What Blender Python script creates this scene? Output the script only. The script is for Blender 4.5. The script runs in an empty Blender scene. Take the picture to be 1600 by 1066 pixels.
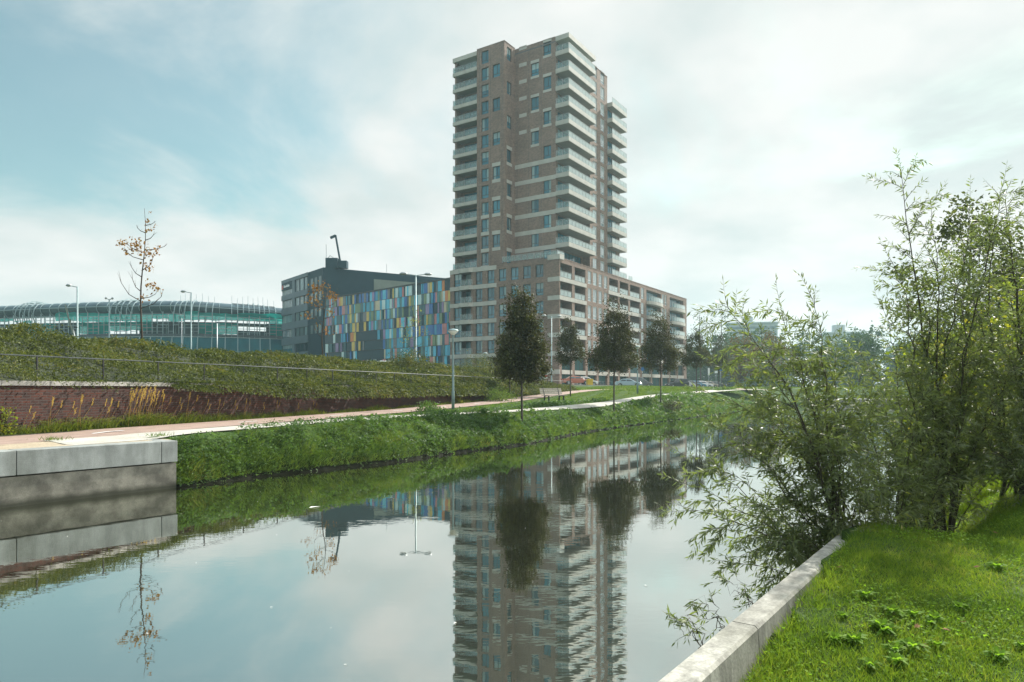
import bpy, math, random
import numpy as np
from mathutils import Vector, Matrix
R = math.radians
PI = math.pi
rng = np.random.default_rng(7)
random.seed(7)
S = bpy.context.scene
COL = S.collection

# ------------------------------------------------------------------ camera
cam_d = bpy.data.cameras.new("camera")
cam = bpy.data.objects.new("camera", cam_d)
COL.objects.link(cam)
cam.location = (0, 0, 2.2)
cam.rotation_euler = (R(90), 0, 0)
cam_d.sensor_width = 36.0
cam_d.lens = 24.0
cam_d.shift_y = 75 / 1600
cam_d.clip_start = 0.05
cam_d.clip_end = 4000
S.camera = cam

# ------------------------------------------------------------------ sun, sky, exposure
SUN_AZ, SUN_EL = 42.0, 37.0           # degrees right of the view axis, and above the horizon
sd = bpy.data.lights.new("sun", 'SUN')
sd.energy = 5.0
sd.angle = R(0.6)
sd.color = (1.0, 0.95, 0.86)
sun = bpy.data.objects.new("sun", sd)
COL.objects.link(sun)
_sdir = Vector((math.sin(R(SUN_AZ)) * math.cos(R(SUN_EL)), math.cos(R(SUN_AZ)) * math.cos(R(SUN_EL)), math.sin(R(SUN_EL))))
sun.rotation_euler = _sdir.to_track_quat('Z', 'Y').to_euler()
sun.location = (40, 40, 60)

W = bpy.data.worlds.new("World")
S.world = W
W.use_nodes = True
wn, wl = W.node_tree.nodes, W.node_tree.links
wn.clear()
w_out = wn.new('ShaderNodeOutputWorld')
w_bg = wn.new('ShaderNodeBackground')
w_bg.inputs['Strength'].default_value = 0.1
w_sky = wn.new('ShaderNodeTexSky')
w_sky.sky_type = 'NISHITA'
w_sky.sun_disc = False
w_sky.sun_elevation = R(SUN_EL)
w_sky.sun_rotation = R(SUN_AZ)
w_sky.air_density = 1.0
w_sky.dust_density = 1.5
w_sky.ozone_density = 1.0
w_tc = wn.new('ShaderNodeTexCoord')
w_sep = wn.new('ShaderNodeSeparateXYZ')
wl.new(w_tc.outputs['Generated'], w_sep.inputs[0])


def wmath(op, a, b=None, c=None, clamp=False):
    n = wn.new('ShaderNodeMath')
    n.operation = op
    n.use_clamp = clamp
    for i, v in enumerate((a, b, c)):
        if v is None:
            continue
        if isinstance(v, (int, float)):
            n.inputs[i].default_value = v
        else:
            wl.new(v, n.inputs[i])
    return n.outputs[0]


zz = wmath('MAXIMUM', w_sep.outputs['Z'], 0.0)
den = wmath('ADD', zz, 0.28)
cx = wmath('DIVIDE', w_sep.outputs['X'], den)
cy = wmath('DIVIDE', w_sep.outputs['Y'], den)
w_cmb = wn.new('ShaderNodeCombineXYZ')
wl.new(cx, w_cmb.inputs[0])
wl.new(cy, w_cmb.inputs[1])
w_no = wn.new('ShaderNodeTexNoise')
w_no.inputs['Scale'].default_value = 1.15
w_no.inputs['Detail'].default_value = 9
w_no.inputs['Roughness'].default_value = 0.56
w_no.inputs['Distortion'].default_value = 0.5
wl.new(w_cmb.outputs[0], w_no.inputs['Vector'])
w_no2 = wn.new('ShaderNodeTexNoise')
w_no2.inputs['Scale'].default_value = 2.6
w_no2.inputs['Detail'].default_value = 5
w_no2.inputs['Roughness'].default_value = 0.5
wl.new(w_cmb.outputs[0], w_no2.inputs['Vector'])
# more cloud towards the sun's side and down at the horizon, a blue hole up on the left
side = wmath('MULTIPLY', w_sep.outputs['X'], 0.46)
low = wmath('SUBTRACT', 0.27, zz)
low = wmath('MULTIPLY', wmath('MAXIMUM', low, 0.0), 4.2)
amp = wmath('MULTIPLY_ADD', w_no.outputs['Fac'], 1.7, -0.35)
cov = wmath('ADD', wmath('ADD', amp, side), low)
w_rmp = wn.new('ShaderNodeMapRange')
w_rmp.interpolation_type = 'SMOOTHSTEP'
w_rmp.inputs['From Min'].default_value = 0.16
w_rmp.inputs['From Max'].default_value = 0.62
w_rmp.inputs['To Min'].default_value = 0.16
wl.new(cov, w_rmp.inputs['Value'])
# cloud brightness: thick and thin parts
w_cr = wn.new('ShaderNodeValToRGB')
w_cr.color_ramp.elements[0].position = 0.36
w_cr.color_ramp.elements[0].color = (3.5, 3.85, 3.8, 1)
w_cr.color_ramp.elements[1].position = 0.60
w_cr.color_ramp.elements[1].color = (4.55, 4.6, 4.48, 1)
wl.new(w_no2.outputs['Fac'], w_cr.inputs[0])
w_tint = wn.new('ShaderNodeMix')
w_tint.data_type = 'RGBA'
w_tint.blend_type = 'MULTIPLY'
w_tint.inputs['Factor'].default_value = 1.0
wl.new(w_sky.outputs[0], w_tint.inputs['A'])
w_tint.inputs['B'].default_value = (0.58, 0.80, 0.64, 1)
w_mix = wn.new('ShaderNodeMix')
w_mix.data_type = 'RGBA'
wl.new(w_rmp.outputs[0], w_mix.inputs['Factor'])
wl.new(w_tint.outputs['Result'], w_mix.inputs['A'])
wl.new(w_cr.outputs[0], w_mix.inputs['B'])
# sky overhead, out of view, brightened as added fill light
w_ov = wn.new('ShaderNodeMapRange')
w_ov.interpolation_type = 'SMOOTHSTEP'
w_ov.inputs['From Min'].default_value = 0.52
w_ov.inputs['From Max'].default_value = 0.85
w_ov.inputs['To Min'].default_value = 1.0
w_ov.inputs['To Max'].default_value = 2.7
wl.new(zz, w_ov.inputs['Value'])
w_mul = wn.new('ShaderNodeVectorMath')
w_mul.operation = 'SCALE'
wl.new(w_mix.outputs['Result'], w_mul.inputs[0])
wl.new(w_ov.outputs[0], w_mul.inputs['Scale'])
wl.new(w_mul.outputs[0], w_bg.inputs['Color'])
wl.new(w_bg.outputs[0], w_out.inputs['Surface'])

S.view_settings.view_transform = 'Standard'
S.view_settings.look = 'None'
S.view_settings.exposure = 1.0
S.view_settings.gamma = 1.0
S.cycles.max_bounces = 8
S.cycles.transparent_max_bounces = 24
S.cycles.volume_bounces = 1
S.cycles.use_denoising = True

# ------------------------------------------------------------------ materials
MATS = {}


def nmat(name):
    m = bpy.data.materials.new(name)
    m.use_nodes = True
    nt = m.node_tree
    b = nt.nodes['Principled BSDF']
    MATS[name] = m
    return m, nt, b


def ramp(nt, src, stops):
    r = nt.nodes.new('ShaderNodeValToRGB')
    e = r.color_ramp.elements
    e[0].position, e[0].color = stops[0][0], (*stops[0][1], 1)
    e[1].position, e[1].color = stops[-1][0], (*stops[-1][1], 1)
    for p, c in stops[1:-1]:
        k = e.new(p)
        k.color = (*c, 1)
    nt.links.new(src, r.inputs[0])
    return r.outputs[0]


def noise(nt, scale, detail=4, rough=0.55, vec=None, mapping=None):
    n = nt.nodes.new('ShaderNodeTexNoise')
    n.inputs['Scale'].default_value = scale
    n.inputs['Detail'].default_value = detail
    n.inputs['Roughness'].default_value = rough
    if vec is None:
        tc = nt.nodes.new('ShaderNodeTexCoord')
        vec = tc.outputs['Object']
    if mapping:
        mp = nt.nodes.new('ShaderNodeMapping')
        mp.inputs['Scale'].default_value = mapping
        nt.links.new(vec, mp.inputs[0])
        vec = mp.outputs[0]
    nt.links.new(vec, n.inputs['Vector'])
    return n.outputs['Fac']


def mixc(nt, a, b, fac, mode='MIX'):
    m = nt.nodes.new('ShaderNodeMix')
    m.data_type = 'RGBA'
    m.blend_type = mode
    for k, v in (('A', a), ('B', b)):
        if isinstance(v, tuple):
            m.inputs[k].default_value = (*v, 1)
        else:
            nt.links.new(v, m.inputs[k])
    if isinstance(fac, float):
        m.inputs['Factor'].default_value = fac
    else:
        nt.links.new(fac, m.inputs['Factor'])
    return m.outputs['Result']


def bump(nt, b, src, strength=0.3, dist=0.02):
    n = nt.nodes.new('ShaderNodeBump')
    n.inputs['Strength'].default_value = strength
    n.inputs['Distance'].default_value = dist
    nt.links.new(src, n.inputs['Height'])
    nt.links.new(n.outputs[0], b.inputs['Normal'])


def plain(name, col, rough=0.6, metal=0.0, var=0.25, scale=3.0, spec=0.5):
    """painted or raw surface with a slight unevenness of its own"""
    m, nt, b = nmat(name)
    lo = tuple(c * (1 - var) for c in col)
    hi = tuple(min(1, c * (1 + var)) for c in col)
    f = noise(nt, scale, 5)
    nt.links.new(ramp(nt, f, [(0.3, lo), (0.7, hi)]), b.inputs['Base Color'])
    b.inputs['Roughness'].default_value = rough
    b.inputs['Metallic'].default_value = metal
    b.inputs['Specular IOR Level'].default_value = spec
    return m


def leafmat(name, stops, transl=0.45, rough=0.45, nscale=0.35, gloss=0.35, tcol=(1.5, 1.6, 0.7)):
    m, nt, b = nmat(name)
    geo = nt.nodes.new('ShaderNodeNewGeometry')
    f = noise(nt, nscale, 3)
    mx = nt.nodes.new('ShaderNodeMath')
    mx.operation = 'MULTIPLY_ADD'
    nt.links.new(geo.outputs['Random Per Island'], mx.inputs[0])
    mx.inputs[1].default_value = 0.6
    sb = nt.nodes.new('ShaderNodeMath')
    sb.operation = 'MULTIPLY_ADD'
    nt.links.new(f, sb.inputs[0])
    sb.inputs[1].default_value = 1.2
    sb.inputs[2].default_value = -0.4
    nt.links.new(sb.outputs[0], mx.inputs[2])
    col = ramp(nt, mx.outputs[0], stops)
    nt.links.new(col, b.inputs['Base Color'])
    b.inputs['Roughness'].default_value = rough
    b.inputs['Specular IOR Level'].default_value = gloss
    tr = nt.nodes.new('ShaderNodeBsdfTranslucent')
    nt.links.new(mixc(nt, col, tcol, 1.0, 'MULTIPLY'), tr.inputs['Color'])
    ms = nt.nodes.new('ShaderNodeMixShader')
    ms.inputs[0].default_value = transl
    nt.links.new(b.outputs[0], ms.inputs[1])
    nt.links.new(tr.outputs[0], ms.inputs[2])
    nt.links.new(ms.outputs[0], nt.nodes['Material Output'].inputs['Surface'])
    return m


def brickmat(name, c1, c2, mortar, bw, rh, ms=0.012, big=0.25, wall=None):
    """running bond; U is x+y of the object's own axes, V its z"""
    m, nt, b = nmat(name)
    tc = nt.nodes.new('ShaderNodeTexCoord')
    sp = nt.nodes.new('ShaderNodeSeparateXYZ')
    nt.links.new(tc.outputs['Object'], sp.inputs[0])
    ad = nt.nodes.new('ShaderNodeMath')
    nt.links.new(sp.outputs[0], ad.inputs[0])
    nt.links.new(sp.outputs[1], ad.inputs[1])
    cb = nt.nodes.new('ShaderNodeCombineXYZ')
    nt.links.new(ad.outputs[0], cb.inputs[0])
    nt.links.new(sp.outputs[2], cb.inputs[1])
    br = nt.nodes.new('ShaderNodeTexBrick')
    br.inputs['Scale'].default_value = 1.0
    br.inputs['Brick Width'].default_value = bw
    br.inputs['Row Height'].default_value = rh
    br.inputs['Mortar Size'].default_value = ms
    br.inputs['Color1'].default_value = (*c1, 1)
    br.inputs['Color2'].default_value = (*c2, 1)
    br.inputs['Mortar'].default_value = (*mortar, 1)
    br.inputs['Bias'].default_value = -0.1
    nt.links.new(cb.outputs[0], br.inputs['Vector'])
    f = noise(nt, 0.35, 6, 0.6)
    sh = ramp(nt, f, [(0.3, (1 - big,) * 3), (0.7, (1 + big * .6,) * 3)])
    f2 = noise(nt, 2.5, 5, 0.65)
    sh2 = ramp(nt, f2, [(0.3, (0.8,) * 3), (0.7, (1.15,) * 3)])
    c = mixc(nt, mixc(nt, br.outputs['Color'], sh, 1.0, 'MULTIPLY'), sh2, 1.0, 'MULTIPLY')
    nt.links.new(c, b.inputs['Base Color'])
    b.inputs['Roughness'].default_value = 0.85
    b.inputs['Specular IOR Level'].default_value = 0.25
    iv = nt.nodes.new('ShaderNodeMath')
    iv.operation = 'SUBTRACT'
    iv.inputs[0].default_value = 1.0
    nt.links.new(br.outputs['Fac'], iv.inputs[1])
    bump(nt, b, iv.outputs[0], 0.5, 0.01)
    return m


def concmat(name, base, streak=0.5, moss=(0.05, 0.055, 0.03), dark=0.45, vscale=(1.2, 1.2, 0.12)):
    """cast concrete: pores, rain streaks running down, green-grey staining"""
    m, nt, b = nmat(name)
    f1 = noise(nt, 1.6, 8, 0.62)
    c = ramp(nt, f1, [(0.25, tuple(x * 0.62 for x in base)), (0.55, base), (0.8, tuple(min(.9, x * 1.2) for x in base))])
    f2 = noise(nt, 5.0, 5, 0.6, mapping=vscale)
    st = ramp(nt, f2, [(0.38, (dark,) * 3), (0.62, (1.0,) * 3)])
    c = mixc(nt, c, st, streak, 'MULTIPLY')
    f3 = noise(nt, 0.9, 7, 0.7)
    mk = ramp(nt, f3, [(0.5, (0, 0, 0)), (0.72, (1, 1, 1))])
    c = mixc(nt, c, moss, mixc(nt, (0, 0, 0), mk, 0.55))
    f4 = noise(nt, 60, 3)
    c = mixc(nt, c, ramp(nt, f4, [(0.3, (0.8,) * 3), (0.6, (1.05,) * 3)]), 1.0, 'MULTIPLY')
    nt.links.new(c, b.inputs['Base Color'])
    b.inputs['Roughness'].default_value = 0.85
    b.inputs['Specular IOR Level'].default_value = 0.3
    bump(nt, b, f4, 0.25, 0.006)
    return m


# buildings
brickmat('tower brick', (0.27, 0.178, 0.135), (0.175, 0.115, 0.088), (0.23, 0.195, 0.17), 0.42, 0.13, 0.02, 0.2)
brickmat('dark red wall brick', (0.085, 0.03, 0.021), (0.036, 0.02, 0.018), (0.065, 0.055, 0.05), 0.21, 0.066, 0.009, 0.35)
plain('pale concrete band', (0.42, 0.41, 0.37), 0.75, 0, 0.12, 0.8)
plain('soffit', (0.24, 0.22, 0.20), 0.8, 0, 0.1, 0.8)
plain('flat roof', (0.12, 0.12, 0.12), 0.9)
plain('window frame', (0.035, 0.045, 0.05), 0.45, 0, 0.1)
plain('sky glare frame', (0.6, 0.62, 0.62), 0.5, 0, 0.05)  # frame colour whitened to stand in for sky glare on right-face windows
plain('recess dark', (0.07, 0.075, 0.075), 0.7)
plain('steel rail', (0.45, 0.47, 0.47), 0.4, 0.6, 0.1)
plain('black steel', (0.02, 0.02, 0.022), 0.5, 0.2, 0.1)
plain('rail paint', (0.10, 0.11, 0.11), 0.6, 0, 0.1)
plain('lamp post paint', (0.20, 0.28, 0.29), 0.5, 0.2, 0.15)
plain('galvanised steel', (0.34, 0.37, 0.38), 0.45, 0.5, 0.2, 8)
plain('dark cladding', (0.014, 0.042, 0.058), 0.6, 0, 0.12, 0.4, 0.2)
plain('grey cladding', (0.085, 0.125, 0.15), 0.5, 0, 0.12, 0.4)
plain('louvre panel', (0.19, 0.22, 0.18), 0.6, 0, 0.1, 0.5)
plain('asphalt', (0.055, 0.055, 0.055), 0.9, 0, 0.25, 2)
plain('tyre', (0.012, 0.012, 0.012), 0.8)
plain('bark', (0.055, 0.045, 0.035), 0.9, 0, 0.4, 14)
plain('willow bark', (0.045, 0.038, 0.022), 0.85, 0, 0.45, 22)
plain('bench wood', (0.33, 0.30, 0.26), 0.8, 0, 0.3, 12)
plain('dead wood', (0.06, 0.043, 0.03), 0.95, 0, 0.45, 9)
plain('sign blue', (0.02, 0.13, 0.33), 0.4, 0, 0.05)
plain('sign white', (0.75, 0.76, 0.76), 0.4, 0, 0.05)
plain('sign red', (0.5, 0.04, 0.03), 0.4, 0, 0.05)
plain('sign back', (0.20, 0.24, 0.22), 0.6, 0.1, 0.2, 1)
plain('yellow plastic', (0.62, 0.42, 0.03), 0.5, 0, 0.1)
plain('litter white', (0.7, 0.7, 0.66), 0.7, 0, 0.1)
plain('far wall', (0.36, 0.40, 0.42), 0.7, 0, 0.06, 0.1)
plain('far glazing', (0.08, 0.12, 0.14), 0.3, 0, 0.1, 0.1)


def glassmat(name, col, ior=1.9, rough=0.04, var=0.5, scale=0.25):
    """a pane seen from outside: dim room behind, sky mirrored in front"""
    m, nt, b = nmat(name)
    f = noise(nt, scale, 2)
    geo = nt.nodes.new('ShaderNodeObjectInfo')
    sm = nt.nodes.new('ShaderNodeMath')
    nt.links.new(f, sm.inputs[0])
    nt.links.new(geo.outputs['Random'], sm.inputs[1])
    hf = nt.nodes.new('ShaderNodeMath')
    hf.operation = 'MULTIPLY'
    hf.inputs[1].default_value = 0.5
    nt.links.new(sm.outputs[0], hf.inputs[0])
    nt.links.new(ramp(nt, hf.outputs[0], [(0.15, tuple(c * (1 - var) for c in col)), (0.85, tuple(c * (1 + var * 2) for c in col))]), b.inputs['Base Color'])
    b.inputs['Roughness'].default_value = rough
    b.inputs['IOR'].default_value = ior
    bump(nt, b, noise(nt, 0.9, 2), 0.03, 0.05)
    return m


glassmat('tower glass', (0.03, 0.115, 0.15), 1.75)
glassmat('bright glass', (0.22, 0.27, 0.28), 3.4)  # paler copy of the tower panes, mirrored sky put into the base colour
glassmat('shop glass', (0.04, 0.09, 0.095), 1.8)
glassmat('office glass', (0.16, 0.23, 0.25), 1.9)
glassmat('dark office glass', (0.006, 0.032, 0.042), 1.33)
glassmat('hall glass', (0.006, 0.11, 0.14), 1.25, 0.3)
glassmat('curtained glass', (0.20, 0.27, 0.27), 1.6)

# balcony glass: see-through face on, grazing white painted in for mirrored sky
m, nt, b = nmat('balcony glass')
b.inputs['Base Color'].default_value = (0.58, 0.66, 0.66, 1)
b.inputs['Roughness'].default_value = 0.12
b.inputs['IOR'].default_value = 1.6
tp = nt.nodes.new('ShaderNodeBsdfTransparent')
tp.inputs[0].default_value = (0.8, 0.92, 0.92, 1)
lw = nt.nodes.new('ShaderNodeLayerWeight')
lw.inputs[0].default_value = 0.45
mr = nt.nodes.new('ShaderNodeMapRange')
mr.inputs['From Min'].default_value = 0.3
mr.inputs['From Max'].default_value = 0.72
mr.inputs['To Min'].default_value = 0.22
mr.inputs['To Max'].default_value = 0.95
nt.links.new(lw.outputs['Facing'], mr.inputs['Value'])
ms = nt.nodes.new('ShaderNodeMixShader')
nt.links.new(mr.outputs[0], ms.inputs[0])
nt.links.new(tp.outputs[0], ms.inputs[1])
nt.links.new(b.outputs[0], ms.inputs[2])
nt.links.new(ms.outputs[0], nt.nodes['Material Output'].inputs['Surface'])

# scaffold netting
m, nt, b = nmat('green netting')
f = noise(nt, 0.35, 4)
nt.links.new(ramp(nt, f, [(0.3, (0.0, 0.17, 0.15)), (0.7, (0.0, 0.38, 0.33))]), b.inputs['Base Color'])
b.inputs['Roughness'].default_value = 0.8
tl = nt.nodes.new('ShaderNodeBsdfTranslucent')
tl.inputs[0].default_value = (0.0, 0.60, 0.52, 1)
m1 = nt.nodes.new('ShaderNodeMixShader')
m1.inputs[0].default_value = 0.7
nt.links.new(b.outputs[0], m1.inputs[1])
nt.links.new(tl.outputs[0], m1.inputs[2])
tp = nt.nodes.new('ShaderNodeBsdfTransparent')
tp.inputs[0].default_value = (0.5, 0.95, 0.88, 1)
m2 = nt.nodes.new('ShaderNodeMixShader')
m2.inputs[0].default_value = 0.2
nt.links.new(m1.outputs[0], m2.inputs[1])
nt.links.new(tp.outputs[0], m2.inputs[2])
nt.links.new(m2.outputs[0], nt.nodes['Material Output'].inputs['Surface'])

plain('hall tube', (0.045, 0.085, 0.105), 0.45, 0.3, 0.2, 0.3)
plain('hall steel', (0.24, 0.32, 0.34), 0.45, 0.2, 0.1, 0.3)
plain('hall deck', (0.05, 0.075, 0.085), 0.7, 0, 0.2, 0.3)

PANEL_COLS = [(0.62, 0.45, 0.10), (0.52, 0.20, 0.20), (0.008, 0.13, 0.38), (0.02, 0.30, 0.46), (0.045, 0.20, 0.21),
              (0.50, 0.66, 0.66), (0.26, 0.20, 0.36), (0.15, 0.24, 0.13), (0.52, 0.46, 0.32), (0.02, 0.11, 0.13),
              (0.62, 0.22, 0.06), (0.08, 0.46, 0.64), (0.14, 0.16, 0.17)]
PANEL_MATS = []
for k, c in enumerate(PANEL_COLS):
    mm = plain('facade panel %s' % 'abcdefghijklm'[k], c, 0.25, 0, 0.12, 0.6, 0.6)
    PANEL_MATS.append(mm)

# ground surfaces
m, nt, b = nmat('soil and turf')
f = noise(nt, 0.8, 8, 0.65)
f2 = noise(nt, 9, 5, 0.65)
c = mixc(nt, ramp(nt, f, [(0.3, (0.022, 0.045, 0.010)), (0.55, (0.045, 0.085, 0.018)), (0.75, (0.075, 0.10, 0.025))]),
         ramp(nt, f2, [(0.3, (0.45,) * 3), (0.7, (1.3,) * 3)]), 1.0, 'MULTIPLY')
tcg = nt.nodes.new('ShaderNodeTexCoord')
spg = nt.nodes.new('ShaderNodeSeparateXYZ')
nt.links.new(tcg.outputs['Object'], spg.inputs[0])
waterside = ramp(nt, spg.outputs[2], [(0.16, (0, 0, 0)), (0.34, (1, 1, 1))])
c = mixc(nt, (0.010, 0.011, 0.006), c, waterside)          # undercut shade along the waterline, painted in as dark mud
nt.links.new(c, b.inputs['Base Color'])
b.inputs['Roughness'].default_value = 0.95
b.inputs['Specular IOR Level'].default_value = 0.1
bump(nt, b, f2, 0.8, 0.05)
m, nt, b = nmat('dark soil')
f2 = noise(nt, 5, 6, 0.7)
nt.links.new(ramp(nt, f2, [(0.3, (0.010, 0.016, 0.005)), (0.7, (0.026, 0.036, 0.011))]), b.inputs['Base Color'])
b.inputs['Roughness'].default_value = 0.95
brickmat('red paving', (0.31, 0.222, 0.18), (0.25, 0.175, 0.145), (0.21, 0.165, 0.14), 0.20, 0.07, 0.008, 0.15)
# the paving lies flat: use x and y
nt = MATS['red paving'].node_tree
for l in list(nt.links):
    if l.to_node.type == 'TEX_BRICK' and l.to_socket.name == 'Vector':
        nt.links.remove(l)
br = [n for n in nt.nodes if n.type == 'TEX_BRICK'][0]
tcn = [n for n in nt.nodes if n.type == 'TEX_COORD'][0]
nt.links.new(tcn.outputs['Object'], br.inputs['Vector'])
m, nt, b = nmat('shell gravel')
f = noise(nt, 1.3, 7, 0.65)
f2 = noise(nt, 45, 3)
c = mixc(nt, ramp(nt, f, [(0.3, (0.28, 0.265, 0.225)), (0.7, (0.44, 0.425, 0.38))]), ramp(nt, f2, [(0.3, (0.75,) * 3), (0.65, (1.08,) * 3)]), 1.0, 'MULTIPLY')
nt.links.new(c, b.inputs['Base Color'])
b.inputs['Roughness'].default_value = 0.95
bump(nt, b, f2, 0.4, 0.01)
m, nt, b = nmat('sandy paving')
f = noise(nt, 1.3, 7, 0.65)
f2 = noise(nt, 30, 3)
c = mixc(nt, ramp(nt, f, [(0.3, (0.27, 0.22, 0.15)), (0.7, (0.38, 0.32, 0.23))]), ramp(nt, f2, [(0.3, (0.75,) * 3), (0.65, (1.08,) * 3)]), 1.0, 'MULTIPLY')
nt.links.new(c, b.inputs['Base Color'])
b.inputs['Roughness'].default_value = 0.95
concmat('quay cap concrete', (0.29, 0.31, 0.30), 0.5, (0.12, 0.13, 0.11), 0.5, (0.9, 0.9, 0.2))
concmat('quay wet concrete', (0.235, 0.225, 0.19), 0.8, (0.035, 0.035, 0.022), 0.35, (0.5, 0.5, 0.45))
concmat('edge concrete', (0.34, 0.335, 0.295), 0.7, (0.10, 0.105, 0.07), 0.35, (2.2, 2.2, 0.35))
concmat('coping concrete', (0.36, 0.35, 0.33), 0.5)

# water: still and dark underneath, a strong mirror on top
m, nt, b = nmat('canal water')
nt.nodes.remove(b)
df = nt.nodes.new('ShaderNodeBsdfDiffuse')
df.inputs[0].default_value = (0.020, 0.021, 0.011, 1)
gl = nt.nodes.new('ShaderNodeBsdfGlossy')
gl.inputs['Color'].default_value = (0.90, 0.92, 0.885, 1)
gl.inputs['Roughness'].default_value = 0.012
lw = nt.nodes.new('ShaderNodeLayerWeight')
lw.inputs[0].default_value = 0.5
mr = nt.nodes.new('ShaderNodeMapRange')
mr.inputs['From Min'].default_value = 0.0
mr.inputs['From Max'].default_value = 0.92
mr.inputs['To Min'].default_value = 0.2
mr.inputs['To Max'].default_value = 0.86
nt.links.new(lw.outputs['Facing'], mr.inputs['Value'])
ms = nt.nodes.new('ShaderNodeMixShader')
nt.links.new(mr.outputs[0], ms.inputs[0])
nt.links.new(df.outputs[0], ms.inputs[1])
nt.links.new(gl.outputs[0], ms.inputs[2])
nt.links.new(ms.outputs[0], nt.nodes['Material Output'].inputs['Surface'])
n1 = noise(nt, 1.1, 3, 0.5, mapping=(1.0, 1.5, 1.0))
n2 = noise(nt, 5.0, 2, 0.5, mapping=(1.0, 2.0, 1.0))
n3 = noise(nt, 0.12, 2, 0.5)
calm = ramp(nt, n3, [(0.40, (0.15,) * 3), (0.62, (1, 1, 1))])
ad = mixc(nt, n1, n2, 0.22)
wv = mixc(nt, ad, calm, 1.0, 'MULTIPLY')
bn = nt.nodes.new('ShaderNodeBump')
bn.inputs['Strength'].default_value = 0.052
bn.inputs['Distance'].default_value = 0.06
nt.links.new(wv, bn.inputs['Height'])
nt.links.new(bn.outputs[0], gl.inputs['Normal'])

# foliage
leafmat('bank grass', [(0.1, (0.040, 0.078, 0.014)), (0.45, (0.082, 0.142, 0.026)), (0.8, (0.145, 0.20, 0.042)), (1.0, (0.24, 0.22, 0.09))], 0.42, 0.65, 0.9, 0.15, (1.4, 1.4, 0.7))
leafmat('lawn grass', [(0.1, (0.060, 0.120, 0.018)), (0.45, (0.12, 0.20, 0.026)), (0.8, (0.185, 0.245, 0.036)), (1.0, (0.32, 0.30, 0.11))], 0.42, 0.65, 2.2, 0.15, (1.4, 1.4, 0.6))
leafmat('weed leaf', [(0.1, (0.095, 0.19, 0.022)), (0.9, (0.19, 0.30, 0.04))], 0.5, 0.7, 2, 0.12)
leafmat('dock leaf', [(0.1, (0.040, 0.085, 0.024)), (0.9, (0.09, 0.15, 0.045))], 0.4, 0.6, 2, 0.2)
leafmat('cotoneaster', [(0.1, (0.022, 0.036, 0.012)), (0.42, (0.060, 0.080, 0.022)), (0.75, (0.105, 0.128, 0.032)), (1.0, (0.18, 0.15, 0.045))], 0.34, 0.6, 0.45, 0.22, (1.4, 1.3, 0.7))
leafmat('maple leaf', [(0.1, (0.026, 0.025, 0.014)), (0.5, (0.050, 0.050, 0.022)), (0.8, (0.072, 0.085, 0.028)), (1.0, (0.14, 0.12, 0.034))], 0.2, 0.65, 0.8, 0.12, (1.3, 1.25, 0.6))
leafmat('autumn leaf', [(0.1, (0.12, 0.05, 0.014)), (0.5, (0.22, 0.10, 0.02)), (1.0, (0.25, 0.17, 0.04))], 0.35, 0.6, 1.0, 0.15)
leafmat('willow leaf', [(0.1, (0.070, 0.092, 0.050)), (0.5, (0.115, 0.145, 0.070)), (0.85, (0.17, 0.205, 0.08)), (1.0, (0.28, 0.26, 0.07))], 0.42, 0.5, 0.9, 0.42, (1.5, 1.6, 0.6))
leafmat('alder leaf', [(0.1, (0.030, 0.040, 0.020)), (0.6, (0.062, 0.080, 0.032)), (1.0, (0.14, 0.14, 0.045))], 0.3, 0.6, 0.5, 0.2)
leafmat('yellow green leaf', [(0.1, (0.07, 0.105, 0.02)), (0.5, (0.16, 0.20, 0.03)), (1.0, (0.36, 0.27, 0.04))], 0.5, 0.6, 0.6, 0.15)
leafmat('far leaf', [(0.1, (0.020, 0.046, 0.024)), (0.6, (0.040, 0.076, 0.034)), (1.0, (0.080, 0.100, 0.040))], 0.25, 0.7, 0.04, 0.1)
leafmat('far autumn leaf', [(0.1, (0.07, 0.045, 0.018)), (1.0, (0.15, 0.09, 0.03))], 0.25, 0.7, 0.1, 0.1)
leafmat('reed leaf', [(0.1, (0.06, 0.09, 0.016)), (0.6, (0.12, 0.155, 0.026)), (1.0, (0.22, 0.19, 0.05))], 0.4, 0.6, 1.5, 0.15)
leafmat('reed plume', [(0.1, (0.40, 0.27, 0.08)), (1.0, (0.58, 0.43, 0.17))], 0.4, 0.8, 2, 0.1)
leafmat('fallen leaf', [(0.1, (0.10, 0.05, 0.02)), (1.0, (0.26, 0.17, 0.07))], 0.1, 0.8, 3, 0.1)
# a dark tidemark along the foot of the quay
nt = MATS['quay wet concrete'].node_tree
b = nt.nodes['Principled BSDF']
old = b.inputs['Base Color'].links[0].from_socket
sp = nt.nodes.new('ShaderNodeSeparateXYZ')
nt.links.new([n for n in nt.nodes if n.type == 'TEX_COORD'][0].outputs['Object'], sp.inputs[0])
jit = nt.nodes.new('ShaderNodeMath')
jit.operation = 'MULTIPLY_ADD'
nt.links.new(noise(nt, 1.7, 5, 0.6), jit.inputs[0])
jit.inputs[1].default_value = -0.10
nt.links.new(sp.outputs[2], jit.inputs[2])
nt.links.new(mixc(nt, (0.022, 0.024, 0.014), old, ramp(nt, jit.outputs[0], [(0.0, (0.12, 0.12, 0.12)), (0.12, (1, 1, 1))])), b.inputs['Base Color'])

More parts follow.
